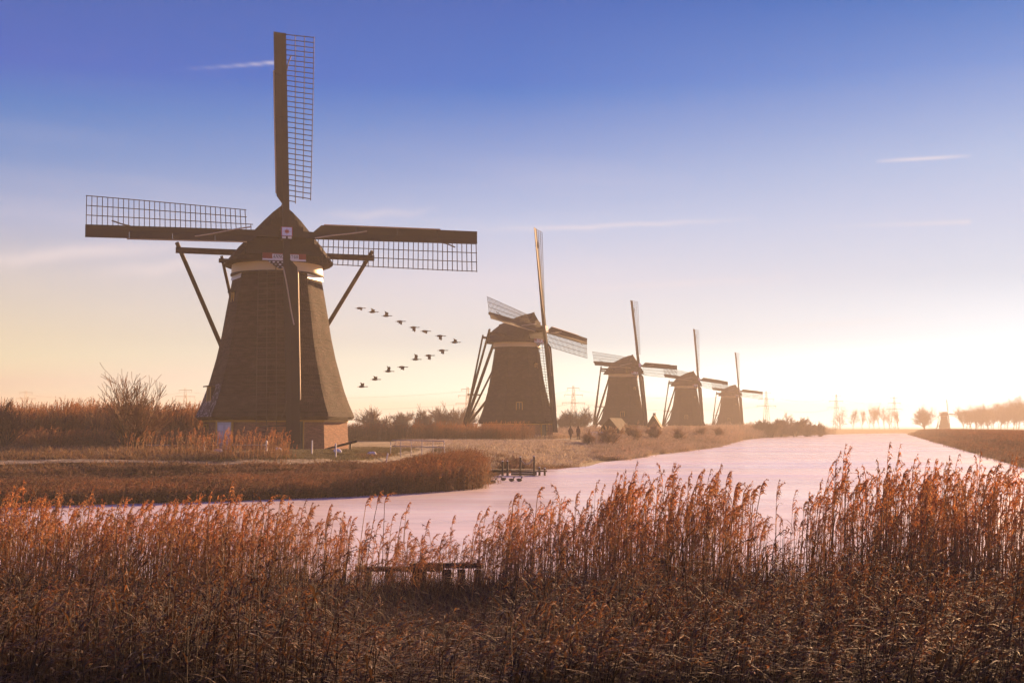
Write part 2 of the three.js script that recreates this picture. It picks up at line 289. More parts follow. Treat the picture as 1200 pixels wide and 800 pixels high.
function capGeo() {
  const st = [[3.25, 3.35, 3.3], [2.75, 3.62, 4.15], [1.4, 3.82, 4.0], [0, 3.84, 3.65], [-1.4, 3.62, 3.15], [-2.8, 3.05, 2.55], [-3.9, 2.2, 1.85], [-4.45, 1.3, 1.05]];
  const pos = [], uv = [], idx = [], nT = 15;
  st.forEach(([z, w, h], k) => { for (let t = 0; t < nT; t++) { const s = t / (nT - 1) * 2 - 1, f = 1 - Math.abs(s), x = Math.sign(s) * table(capHalf, f) * w, n = (fbm(t * 0.7, z * 0.8 + 9, 2) - 0.5) * 0.1; pos.push(x * (1 + n * 0.3), 13.28 + f * h + (f > 0.02 ? n : 0), z); uv.push(z / 3, t * 0.4); } });
  for (let k = 0; k + 1 < st.length; k++) for (let t = 0; t + 1 < nT; t++) { const a = k * nT + t, b = a + 1, c = a + nT, d = c + 1; idx.push(a, c, b, b, c, d); }
  // front and back faces, and the underside
  const fan = (k, flip) => { const c = pos.length / 3; pos.push(0, 13.28, st[k][0]); uv.push(0, 0); for (let t = 0; t + 1 < nT; t++) { const a = k * nT + t; flip ? idx.push(c, a + 1, a) : idx.push(c, a, a + 1); } };
  for (let k = 0; k + 1 < st.length; k++) { const a = k * nT, b = k * nT + nT - 1, c = a + nT, d = b + nT; idx.push(a, b, c, b, d, c); }
  const split = pos.length / 3; void split; fan(0, true); fan(st.length - 1, false);
  const g = new THREE.BufferGeometry(); g.setAttribute('position', new THREE.Float32BufferAttribute(pos, 3)); g.setAttribute('uv', new THREE.Float32BufferAttribute(uv, 2)); g.setIndex(idx);
  const ng = g.toNonIndexed(); ng.computeVertexNormals(); return ng;
}
const CAP = capGeo();
const HUB = V(0, 15.1, 4.1), unit = new THREE.BoxGeometry(1, 1, 1);
function stockGeo(L) {                                    // tapering squared spar along +y
  const g = new THREE.BoxGeometry(1, L, 1, 1, 8, 1).translate(0, L / 2, 0), p = g.attributes.position;
  for (let i = 0; i < p.count; i++) { const t = p.getY(i) / L; p.setX(i, p.getX(i) * lerp(0.46, 0.34, t)); p.setZ(i, p.getZ(i) * lerp(0.42, 0.22, t)); }
  g.computeVertexNormals(); return g;
}
const twist = (r, L) => lerp(21, 3, clamp((r - 2.3) / (L - 2.3))) * Math.PI / 180;
function windBoardGeo(L, r0, r1, cham) {                  // thin boards on the leading side, set forward
  const n = 6, pos = [], idx = [];
  for (let k = 0; k <= n; k++) {
    const r = lerp(r0, r1, k / n), a = twist(r, L) * 0.8 + 0.12, w = k === 0 && cham ? 0.12 : 0.58, i0 = 0.16;
    for (const [s, th] of [[i0, 0.03], [i0 + w, 0.03], [i0 + w, -0.03], [i0, -0.03]]) pos.push(-s * Math.cos(a), r + (cham && k === 0 ? 0 : 0), s * Math.sin(a) + th + 0.06);
    if (k) for (let q = 0; q < 4; q++) { const A = (k - 1) * 4 + q, B = (k - 1) * 4 + (q + 1) % 4, C = A + 4, D = B + 4; idx.push(A, B, C, B, D, C); }
  }
  const e = n * 4; idx.push(0, 2, 1, 0, 3, 2, e, e + 1, e + 2, e, e + 2, e + 3);
  const g = new THREE.BufferGeometry(); g.setAttribute('position', new THREE.Float32BufferAttribute(pos, 3)); g.setIndex(idx); const ng = g.toNonIndexed(); ng.computeVertexNormals();
  return ng;
}
const gridCache = new Map();
function makeSail(mill, turn, tau, L, zoff, rope) {
  if (!gridCache.has(L)) gridCache.set(L, { stock: stockGeo(L), boards: [0, 1, 2, 3].map((k) => windBoardGeo(L, lerp(2.0, L, k / 4) + (k ? 0.015 : 0), lerp(2.0, L, (k + 1) / 4), k === 0)) });
  const c = gridCache.get(L), s = mesh('sail', c.stock, M.stock, mill);
  s.position.copy(HUB).add(V(0, Math.sin(tau), Math.cos(tau)).multiplyScalar(zoff));
  s.quaternion.setFromEuler(new THREE.Euler(-tau, 0, turn, 'XYZ'));
  for (const b of c.boards) mesh('wind_board', b, M.stock, s);
  const N = 33, width = (r) => lerp(1.86, 2.1, (r - 2.3) / (L - 2.3)), tip = (r, f) => { const a = twist(r, L), w = 0.12 + width(r) * f; return V(Math.cos(a) * w, r, -Math.sin(a) * w); };
  for (let k = 0; k < N; k++) {
    const r = lerp(2.35, L - 0.06, k / (N - 1)), f = k === 0 ? 0.36 : 1, a = V(-0.05, r, 0.02), b = tip(r, f * 1.02);
    const bar = mesh('lattice_bar', unit, M.lath, s), len = a.distanceTo(b);
    bar.scale.set(len, 0.05, 0.05); bar.position.copy(a).add(b).multiplyScalar(0.5); bar.rotation.set(0, twist(r, L), 0);
  }
  for (const f of [0.345, 0.67, 1]) { const B = new Builder(), path = []; for (let k = 0; k <= 8; k++) { const r = lerp(f < 0.4 ? 2.2 : 2.6, L - 0.02, k / 8), q = tip(r, f); path.push(q.setZ(q.z + 0.045)); } B.tube(path, 0.03, 4, null, true); mesh('lattice_lath', B.geo(), M.lath, s); }
  if (rope) { const B = new Builder(), p = []; for (let k = 0; k <= 10; k++) { const t = k / 10; p.push(V(lerp(0.32, -0.42, t), lerp(rope[0], rope[1], t), 0.27 + 0.25 * (1 - t) + 0.12 * Math.sin(t * 6))); } B.tube(p, 0.05, 5, null, true); mesh('furled_cloth', B.geo(), M.rope, s); }
  { const B = new Builder(), path = [], path2 = []; for (let k = 0; k <= 8; k++) { const r = lerp(2.7, L * 0.80, k / 8), a = twist(r, L) * 0.8 + 0.12, w = 0.78; path.push(V(-w * Math.cos(a), r, w * Math.sin(a) + 0.06)); } void path2; B.tube(path, 0.05, 4, null, true); mesh('edge_lath', B.geo(), M.edge, s); }
  const B = new Builder(); B.tube([V(0.16, L - 2.9, 0.12), V(0.28, L - 2.3, 0.16), V(0.5, L - 1.7, 0.1)], 0.05, 5, null, true); mesh('cleat', B.geo(), M.lath, s);
  return s;
}
function dormer(mill, ang, u, y, w, h, r) {
  const n = V(Math.sin(ang), 0, Math.cos(ang)), t = V(Math.cos(ang), 0, -Math.sin(ang)), p = n.clone().multiplyScalar(r).addScaledVector(t, u);
  const win = mesh('window', boxAt(0, 0, -0.25, w, h, 0.5), M.darkWood, mill); win.position.set(p.x, y, p.z); win.rotation.y = ang;
  for (const sgn of [-1, 1]) { mesh('frame', boxAt(sgn * (w / 2 - 0.045), 0, 0.035, 0.09, h - 0.02, 0.07), M.ochre, win); mesh('frame', boxAt(0, sgn * (h / 2 - 0.06), 0.03, w - 0.24, 0.12, 0.06), M.ochre, win); }
  mesh('frame', boxAt(0, 0, 0.028, 0.04, h - 0.24, 0.05), M.ochre, win);
  for (const sx of [-1, 1]) for (const sy of [-1, 1]) mesh('pane', boxAt(sx * (w / 4 - 0.04), sy * (h / 4 - 0.06), 0.008, w / 2 - 0.16, h / 2 - 0.13, 0.012), M.glass, win);
  const hood = mesh('hood', boxAt(0, h / 2 + 0.05, -0.06, w + 0.25, 0.09, 0.55), M.capThatch, win); hood.rotation.x = 0.12;
}
function windmill(label, pos, turn, o) {
  const m = thing('windmill', label, 'windmill', pos, turn, 'thatched windmills along the canal'), off = o.corner, tau = (o.tau ?? 8) * Math.PI / 180;
  for (let k = 0; k < 8; k++) {
    mesh('thatch_face', octaFace(k, off, 22, 8, bodyR, 2.3, 12.62, 0.10, 2.6), M.thatch, m);
    mesh('brick_face', octaFace(k, off, 2, 2, (y) => lerp(5.30, 5.14, (y + 0.6) / 3.2), -0.6, 2.6, 0, 2), M.brick, m);
    mesh('thatch_lip', octaFace(k, off, 2, 3, (y) => lerp(5.58, 5.755, (y - 2.08) / 0.22), 2.08, 2.297, 0.03, 2.6), M.thatch, m);
    mesh('eave_board', octaFace(k, off, 1, 1, () => 5.24, 1.93, 2.2, 0, 1), M.ochre, m);
  }
  mesh('eave_soffit', octaRing(off, 5.1, 5.58, 2.085), M.darkWood, m);
  const ang = (k) => off + (k + 0.5) * Math.PI / 4;
  if (o.frostFace !== undefined) mesh('frosted_patch', octaFace(o.frostFace, off, 8, 4, (y) => bodyR(y) + 0.035, 2.3, 4.6, 0.06, 2.4), M.frostedThatch, m);
  for (const [k, u, y, w, h] of o.windows ?? []) dormer(m, ang(k), u, y, w, h, bodyR(y - h / 2) * 0.924 - 0.12);
  for (const [k, u, w, h, mat] of o.doors ?? []) {
    const a = ang(k), r = 5.27 * 0.924, d = mesh('door', boxAt(0, h / 2, 0.0, w - 0.2, h - 0.06, 0.1), M[mat], m); d.position.set(Math.sin(a) * r + Math.cos(a) * u, 0, Math.cos(a) * r - Math.sin(a) * u); d.rotation.y = a;
    for (const sgn of [-1, 1]) mesh('jamb', boxAt(sgn * (w / 2 - 0.05), h / 2, 0.03, 0.1, h, 0.16), M.ochre, d);
    mesh('lintel', boxAt(0, h + 0.05, 0.03, w, 0.1, 0.16), M.ochre, d);
    if (mat === 'doorWhite') for (const y of [0.5, 1.05, 1.6]) for (const x of [-0.28, 0.28]) mesh('panel', boxAt(x * w / 1.3, y * h / 2.05, 0.062, 0.36 * w / 1.3, 0.4, 0.03), M.frost, d);
    mesh('handle', boxAt(w / 2 - 0.2, 1.0, 0.09, 0.05, 0.14, 0.06), M.iron, d);
  }
  for (const k of o.whiteBoards ?? []) mesh('white_board', octaFace(k, off, 1, 4, (y) => bodyR(y) + 0.05, 12.18, 12.52, 0, 1), M.white, m);
  mesh('cap_ring', new THREE.CylinderGeometry(3.27, 3.30, 0.68, 32).translate(0, 12.93, 0), M.cream, m);
  mesh('ring_rail', new THREE.CylinderGeometry(3.36, 3.36, 0.10, 32).translate(0, 12.57, 0), M.darkWood, m);
  const cap = mesh('cap', CAP, M.capThatch, m);
  mesh('ridge', poleGeo(V(0, 17.42, 2.8), V(0, 15.85, -2.8), 0.12, 0.12), M.darkWood, cap);
  mesh('front_beam', boxAt(0, 13.85, 3.38, 5.4, 0.32, 0.22), M.darkWood, cap);
  for (let k = 0; k < 5; k++) { const y = 14.12 + k * 0.42, f = (y - 13.28) / 3.3, w = table(capHalf, f) * 3.35 * 2 - 0.25; mesh('front_board', boxAt(0, y + 0.19, 3.265, w, 0.38, 0.05), M.darkWood, cap); }
  const beard = mesh('beard_board', boxAt(0, 13.52, 3.56, 3.05, 0.52, 0.07), M.beard, cap);
  { const sh = new THREE.Shape([new THREE.Vector2(-0.95, 0), new THREE.Vector2(-0.35, -0.42), new THREE.Vector2(0, -0.60), new THREE.Vector2(0.35, -0.42), new THREE.Vector2(0.95, 0)]); const g = new THREE.ExtrudeGeometry(sh, { depth: 0.05, bevelEnabled: false }); const q = g.attributes.position; for (let i = 0; i < q.count; i++) g.attributes.uv.setXY(i, q.getX(i) * 0.55 + 0.5, q.getY(i) + 0.7); g.translate(-0.28, 13.255, 3.54); mesh('pendant', g, M.pendant, cap); }
  void beard;
  const axis = V(0, Math.sin(tau), Math.cos(tau));
  mesh('wind_shaft', poleGeo(HUB.clone().addScaledVector(axis, -3.5), HUB.clone().addScaledVector(axis, -0.45), 0.36, 0.36, 12), M.darkWood, m);
  const poll = mesh('poll_end', new THREE.BoxGeometry(0.74, 0.74, 1.15), M.iron, m); poll.position.copy(HUB); poll.rotation.x = -tau;
  mesh('hub_plate', boxAt(0, 0.0, 0.60, 0.78, 0.66, 0.04), M.plate, poll);
  for (const x of [-0.2, 0.2]) mesh('hub_ornament', boxAt(x, -0.43, 0.59, 0.26, 0.14, 0.03), M.white, poll);
  const P = o.phi * Math.PI / 180, Ls = o.lengths ?? [14.4, 14.4, 14.4, 14.4], ropes = [null, [2.4, 6.2], [2.6, 6.6], [2.0, 5.8]];
  for (let k = 0; k < 4; k++) makeSail(m, -P + k * Math.PI / 2, tau, Ls[k], k % 2 ? -0.26 : 0.26, ropes[k]);
  // long and short beams through the cap, braces down to the tail, the tail itself
  const tailFoot = V(0, 1.35, -8.6), tailTop = V(0, 14.0, -3.4);
  mesh('tail_pole', poleGeo(tailTop, V(0, 0.6, -8.9), 0.20, 0.26), M.timber, m);
  mesh('long_beam', beamGeo(V(-7.2, 14.2, -0.2), V(7.2, 14.2, -0.2), 0.36, 0.4), M.timber, m);
  mesh('short_beam', beamGeo(V(-3.9, 13.95, -3.2), V(3.9, 13.95, -3.2), 0.28, 0.3), M.timber, m);
  for (const s of [-1, 1]) {
    mesh('long_brace', poleGeo(V(s * 7.12, 14.75, -0.32), tailFoot.clone().add(V(s * 0.25, 0, 0)), 0.15, 0.19), M.timber, m);
    mesh('short_brace', poleGeo(V(s * 3.7, 14.3, -3.3), tailFoot.clone().add(V(s * 0.2, 0.7, 0.4)), 0.12, 0.15), M.timber, m);
  }
  mesh('tail_tie', beamGeo(V(-1.6, 6.2, -6.9), V(1.6, 6.2, -6.9), 0.18), M.timber, m);
  const wheel = mesh('capstan', new THREE.CylinderGeometry(0.22, 0.22, 1.5, 10).rotateZ(Math.PI / 2).translate(0, 1.15, -9.15), M.timber, m);
  for (let k = 0; k < 4; k++) { const t = k * Math.PI / 4; mesh('spoke', poleGeo(V(0.75, 1.15 - Math.sin(t), -9.15 - Math.cos(t)), V(0.75, 1.15 + Math.sin(t), -9.15 + Math.cos(t)), 0.04), M.timber, wheel); }
  return m;
}
const R = (d) => d * Math.PI / 180;
function millAt(hubPx, depth, facing, o, label) {
  const h = atDepth(hubPx[0], hubPx[1], depth), a = R(facing);
  return windmill(label, [h.x - Math.sin(a) * 4.1, 1.46, h.z - Math.cos(a) * 4.1], a, o);
}
const win2 = [[0, 0, 4.2, 0.9, 1.3], [7, 0.2, 9.9, 0.7, 1.0], [6, 0, 4.4, 0.9, 1.3]];
const mill1 = millAt([334.5, 273.5], 90, 18, { corner: R(32.3), phi: -0.5, tau: 6.5, lengths: [14.75, 13.35, 14.75, 14.05], frostFace: 5, windows: [[5, 0.1, 3.75, 0.95, 1.35], [5, 0, 10.7, 0.7, 1.05]], doors: [[7, -0.05, 1.1, 2.0, 'doorPaint'], [6, -1.35, 1.3, 1.95, 'doorWhite'], [5, -0.6, 0.9, 1.7, 'doorPaint']], whiteBoards: [0, 5] }, 'dark thatched windmill with brick base, large lattice sails and red star hub plate');
millAt([636.2, 391], 178, 61.6, { corner: R(10), phi: 4.5, windows: win2, doors: [[7, 0, 1.2, 2.0, 'doorPaint']], whiteBoards: [] }, 'hazy thatched windmill standing behind the wooden jetty and frosted bank');
millAt([747.5, 427], 282, 46, { corner: R(14), phi: 1.0, windows: win2, whiteBoards: [] }, 'pale hazy windmill behind the two gabled sheds');
millAt([817.6, 447], 364, 44.5, { corner: R(16), phi: 4.0, windows: win2, whiteBoards: [] }, 'faint windmill between the sheds windmill and the farthest of the row');
millAt([865.6, 457], 478, 41, { corner: R(12), phi: 3.0, windows: win2, whiteBoards: [] }, 'faintest and smallest windmill at the end of the row by the dark bushes');

// ------------------------------------------------------------------ reeds, grass and shrubs
const vary = (c, k = 0.25) => { const s = 1 + (rnd() - 0.5) * 2 * k, h = (rnd() - 0.5) * 0.12; return [c[0] * s * (1 + h), c[1] * s, c[2] * s * (1 - h)]; };
let STEM = [0.34, 0.20, 0.09], LEAF = [0.44, 0.215, 0.08], PLUME = [0.52, 0.24, 0.09];
const M2 = {
  reed: new THREE.MeshPhysicalMaterial({ color: 0xffffff, vertexColors: true, roughness: 0.85, transmission: 0.42, thickness: 0, specularIntensity: 0.4 }),
  twig: std([1, 1, 1], 0.9, { vertexColors: true }),
};
function stemPath(x, z, H, lx, lz, n = 5) { const p = [], b = rr(0.3, 1); for (let k = 0; k <= n; k++) { const t = k / n, q = t * (1 - b) + t * t * b; p.push(V(x + lx * q, H * t * (1 - 0.12 * (lx * lx + lz * lz) / (H * H) * t), z + lz * q)); } return p; }
function addPlume(B, top, dir, len, n, w, col) {          // a nodding feathery head: spikelets hanging off a bending axis
  const nod = V(dir.x + rr(-0.3, 0.7), 0, dir.z + rr(-0.5, 0.5)).normalize(), droop = rr(0.35, 1.3), axis = [];
  for (let k = 0; k <= 6; k++) { const t = k / 6; axis.push(top.clone().add(V(nod.x * len * 0.55 * t * t * droop, len * (t - 0.42 * t * t * droop), nod.z * len * 0.55 * t * t * droop))); }
  B.tube(axis, [0.0035, 0.003, 0.003, 0.0025, 0.002, 0.002, 0.001].map((r) => r * w), 3, vary(col, 0.15));
  for (let k = 0; k < n; k++) {
    const t = rr(0.02, 0.98), f = t * 6, i = Math.min(5, Math.floor(f)), o = axis[i].clone().lerp(axis[i + 1], f - i);
    const a = rnd() * 6.283, l = len * lerp(0.42, 0.16, t) * rr(0.6, 1.2), out = V(Math.cos(a) * 0.5 + nod.x * 0.7, rr(0.1, 0.8), Math.sin(a) * 0.5 + nod.z * 0.7).normalize();
    const mid = o.clone().addScaledVector(out, l * 0.55), end = mid.clone().addScaledVector(out, l * 0.4).add(V(0, -l * rr(0.2, 0.6), 0));
    const side = V(Math.cos(a + 1.57), rr(-0.4, 0.4), Math.sin(a + 1.57)).normalize();
    B.ribbon([o, mid, end], side, [0.004 * w, rr(0.010, 0.017) * w, 0.002], vary(col, 0.35));
  }
}
function addLeaf(B, o, a, len, w, up, col) {
  const d = V(Math.cos(a), 0, Math.sin(a)), side = V(-Math.sin(a), rr(-0.3, 0.3), Math.cos(a)).normalize(), p = [o];
  const bend = rr(0.5, 1.7);
  for (let k = 1; k <= 4; k++) { const t = k / 4; p.push(o.clone().add(V(d.x * len * t * (0.45 + 0.35 * t), len * (up * t - bend * t * t * 0.55), d.z * len * t * (0.45 + 0.35 * t)))); }
  B.ribbon(p, side, [w * 0.7, w, w * 0.85, w * 0.5, 0.002], col);
}
function addReed(B, x, z, H, w, lean, spikes, leaves, plume = true) {
  const lx = lean[0] * H + rr(-0.08, 0.08) * H, lz = lean[1] * H + rr(-0.07, 0.07) * H, p = stemPath(x, z, H, lx, lz), c = vary(STEM, 0.3);
  B.tube(p, p.map((_, k) => lerp(0.0052, 0.0028, k / 5) * w), 3, c);
  const n = Math.round(leaves * rr(0.6, 1.4));
  for (let k = 0; k < n; k++) { const t = rr(0.3, 0.93) , f = t * 5, i = Math.min(4, Math.floor(f)); addLeaf(B, p[i].clone().lerp(p[i + 1], f - i), rr(-1.3, 1.3) + (rnd() < 0.3 ? Math.PI : 0), rr(0.22, 0.5), rr(0.010, 0.020) * w, rr(0.3, 1.0), vary(LEAF, 0.35)); }
  if (plume) addPlume(B, p[5], V(lx, 0, lz).normalize(), rr(0.2, 0.34), spikes, w, PLUME);
}
function reedClump(n, spread, w, spikes, leaves, bare = 0.15) { const B = new Builder(); for (let k = 0; k < n; k++) addReed(B, rr(-spread, spread), rr(-spread, spread), rr(0.62, 1) ** 0.9, w, [rr(-0.03, 0.19), rr(-0.06, 0.06)], spikes, leaves, rnd() > bare); return B.geo(); }
function tangle(n, spread, hMin, hMax, w, cols) {        // dead leaves and fallen stalks, knee high
  const B = new Builder();
  for (let k = 0; k < n; k++) {
    const a = rnd() * 6.283, h = rr(hMin, hMax), out = rr(0.1, 0.9) * h, x = rr(-spread, spread), z = rr(-spread, spread), p = [], fold = rr(0.2, 1.0);
    for (let q = 0; q <= 4; q++) { const t = q / 4; p.push(V(x + Math.cos(a) * out * t * (0.4 + 0.6 * t), h * (t - fold * 0.55 * t * t), z + Math.sin(a) * out * t * (0.4 + 0.6 * t))); }
    B.ribbon(p, V(-Math.sin(a), 0.25, Math.cos(a)).normalize(), [w, w, w * 0.8, w * 0.6, 0.001].map((v) => v * rr(0.6, 1.3)), vary(cols[Math.floor(rnd() * cols.length)], 0.35));
  }
  return B.geo();
}
function stuff(name, label, category) { const g = new THREE.Group(); g.name = numbered(name); scene.add(g); return tag(g, label, category, null, 'stuff'); }
const up = V(0, 1, 0);
function scatter(parent, name, variants, mat, spots) {    // spots: x, y, z, scale across, scale up, turn, colour
  const per = variants.map(() => []); spots.forEach((s) => per[Math.floor(rnd() * variants.length)].push(s));
  per.forEach((list, v) => {
    if (!list.length) return;
    const im = finish(new THREE.InstancedMesh(variants[v], mat, list.length)); im.name = name; im.userData.kind = 'stuff'; parent.add(im);
    const m = new THREE.Matrix4(), q = new THREE.Quaternion(), c = new THREE.Color();
    list.forEach((s, k) => { m.compose(V(s[0], s[1], s[2]), q.setFromAxisAngle(up, s[5]), V(s[3], s[4], s[3])); im.setMatrixAt(k, m); im.setColorAt(k, c.setRGB(...(s[6] ?? [1, 1, 1]))); });
  });
}
const tint = (a = 0.75, b = 1.15, warm = 0.1) => { const s = rr(a, b), w = rr(-warm, warm); return [s * (1 + w), s, s * (1 - w)]; };
const pxAt = (x, z) => 600 + F * x / -z;

// foreground reed bed: how tall the reeds grow along the near shore (x at 23 m)
const tallness = [[-40, 1.70], [-9.2, 1.75], [-8.6, 1.78], [-8.2, 1.52], [-7.6, 1.45], [-6.1, 1.55], [-4.6, 1.52], [-3.6, 1.45], [-2.7, 1.32], [-2.0, 1.12], [-0.7, 1.08], [-0.2, 1.55], [0.8, 1.60], [1.4, 1.68], [1.9, 1.98], [2.8, 2.06], [3.8, 2.12], [4.15, 1.95], [4.4, 1.0], [4.8, 0.95], [5.05, 1.75], [5.5, 2.05], [6.2, 2.14], [7.6, 2.20], [8.7, 2.14], [9.2, 1.95], [40, 1.9]];
const density = [[-40, 1], [-3.2, 1], [-2.4, 0.62], [-0.5, 0.5], [-0.1, 0.85], [1.1, 0.8], [1.7, 1], [4.0, 1], [4.35, 0.35], [4.9, 0.35], [5.2, 1], [40, 1]];
reseed(11);
const tallClumps = []; for (let k = 0; k < 9; k++) tallClumps.push(reedClump(5, 0.46, 1.3, 28, 2.2, 0.08));
const reedBed = stuff('reed_bed', 'dense bed of dry orange brown reeds along the near shore', 'reeds');
{
  const spots = [];
  while (spots.length < 980) {
    const z = -rr(19.5, 26.5), x = rr(-14.5, 14.5) * (-z / 24), xr = x * 23 / -z;
    if (rnd() > table(density, xr) * smooth((fbm(x * 0.7, z * 0.7, 3) - 0.28) * 2.6)) continue;
    const edge = 1 - smooth((-z - 25) / 1.8) * rr(0, 0.5); const H = table(tallness, xr) * rr(0.62, 1.04) * edge * (z > -20.8 ? rr(0.6, 0.9) : 1);
    spots.push([x, Math.max(groundY(x, z), -0.12), z, rr(0.85, 1.2), H, rr(-0.5, 0.5), tint(0.7, 1.15, 0.12)]);
  }
  scatter(reedBed, 'reed_clump', tallClumps, M2.reed, spots);
  const mid = [];                                          // shorter reeds and bent stalks in front of them
  reseed(12);
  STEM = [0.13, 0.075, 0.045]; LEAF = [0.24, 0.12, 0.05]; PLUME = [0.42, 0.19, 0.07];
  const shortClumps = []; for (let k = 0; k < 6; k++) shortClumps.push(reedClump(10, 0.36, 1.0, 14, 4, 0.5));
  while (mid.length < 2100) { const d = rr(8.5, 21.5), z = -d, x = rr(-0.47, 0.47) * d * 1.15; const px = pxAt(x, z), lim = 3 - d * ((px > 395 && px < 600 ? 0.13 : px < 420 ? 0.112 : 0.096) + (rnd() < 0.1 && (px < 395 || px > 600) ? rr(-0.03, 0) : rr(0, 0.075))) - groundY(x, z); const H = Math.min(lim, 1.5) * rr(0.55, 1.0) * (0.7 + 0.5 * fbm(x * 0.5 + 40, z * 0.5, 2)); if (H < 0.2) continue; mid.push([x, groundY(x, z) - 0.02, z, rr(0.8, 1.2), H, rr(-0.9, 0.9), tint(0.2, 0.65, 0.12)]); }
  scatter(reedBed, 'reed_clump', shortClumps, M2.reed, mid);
  STEM = [0.34, 0.20, 0.09]; LEAF = [0.44, 0.215, 0.08]; PLUME = [0.52, 0.24, 0.09];
}
reseed(13);
{
  const g = stuff('bank_grass', 'tangled dead grass and fallen stalks on the near bank', 'grass');
  const cols = [[0.075, 0.04, 0.025], [0.045, 0.03, 0.025], [0.11, 0.066, 0.045], [0.03, 0.025, 0.024]];
  const vs = []; for (let k = 0; k < 7; k++) vs.push(tangle(46, 0.34, 0.35, 1.0, 0.007, cols));
  const spots = [];
  while (spots.length < 3600) { const d = 5.5 + 19 * rnd() ** 0.8, z = -d, x = rr(-0.5, 0.5) * d * 1.15; const [s] = shoreDist(x, z); if (s < -1.2) continue; const H = rr(0.4, 0.85) * (d < 9 ? 0.5 : 1); spots.push([x, Math.max(-0.05, groundY(x, z)) - 0.02, z, rr(0.8, 1.25), H, rnd() * 6.283, tint(0.6, 1.1, 0.12)]); }
  scatter(g, 'grass_tuft', vs, M2.reed, spots);
}
reseed(14);
const farClumps = []; for (let k = 0; k < 7; k++) farClumps.push(reedClump(12, 0.5, 2.6, 9, 4, 0.2));
const farTangle = []; for (let k = 0; k < 6; k++) farTangle.push(tangle(40, 0.5, 0.4, 1.0, 0.028, [[0.36, 0.21, 0.10], [0.28, 0.16, 0.08], [0.42, 0.28, 0.15]]));
const clearOf = (x, z) => { const m = mill1.position; return Math.hypot(x - m.x, z - m.z) > 6.6; };
const mills = scene.children.filter((o) => o.name.startsWith('windmill'));
const clearAll = (x, z) => mills.every((m) => Math.hypot(x - m.position.x, z - m.position.z) > 6.4);
{
  const g = stuff('dyke_reeds', 'brown reed fringe on the dyke slope below the dark thatched windmill', 'reeds'), spots = [], low = [];
  let guard = 0;
  while (spots.length < 2600 && guard++ < 60000) {
    const d = rr(44, 86), px = rr(-60, 640), x = (px - 600) / F * d, z = -d, [s] = shoreDist(x, z);
    if (s < -0.3 || s > 7.5 || isNear(x, z) || pathDist(x, z) < 1.6 || (d > 62 && px > 553 + 10 * rnd())) continue;
    const right = smooth((px - 380) / 120), H = lerp(0.75, 1.35, right) * rr(0.7, 1.1) * (1 - 0.66 * smooth((s - 1.5) / 4.5));
    spots.push([x, Math.max(groundY(x, z), -0.1) - 0.03, z, rr(0.9, 1.3), H, rr(-0.6, 0.6), tint(0.55, 0.95, 0.1).map((v) => v * lerp(0.45, 1.35, fbm(x * 0.25 + 20, z * 0.4, 3)))]);
  }
  scatter(g, 'reed_clump', farClumps, M2.reed, spots);
  guard = 0;
  while (low.length < 4200 && guard++ < 90000) {
    const d = rr(44, 100), px = rr(-60, 700), x = (px - 600) / F * d, z = -d, [s] = shoreDist(x, z);
    if (s < -0.1 || (s > 14 && px > 240) || (s > 8 && px > 330 && px < 520) || isNear(x, z) || pathDist(x, z) < 1.0 || !clearOf(x, z)) continue;
    low.push([x, groundY(x, z) - 0.03, z, rr(0.8, 1.3), rr(0.25, 0.6) * (px < 230 && s > 12 ? 1.5 : 1), rnd() * 6.283, tint(0.45, 1.0, 0.1)]);
  }
  scatter(g, 'grass_tuft', farTangle, M2.reed, low);
  const front = [];
  for (let k = 0; k < 80; k++) { const px = rnd() < 0.75 ? rr(215, 335) : rr(130, 215), d = rr(64, 72), x = (px - 600) / F * d; front.push([x, groundY(x, -d) - 0.05, -d, rr(0.7, 1.0), rr(0.9, 1.45), rr(-0.6, 0.6), tint(0.9, 1.25, 0.08)]); }
  const plumes = []; for (let k = 0; k < 4; k++) plumes.push(reedClump(4, 0.5, 2.6, 16, 2, 0));
  scatter(g, 'reed_clump', plumes, M2.reed, front);
}
reseed(15);
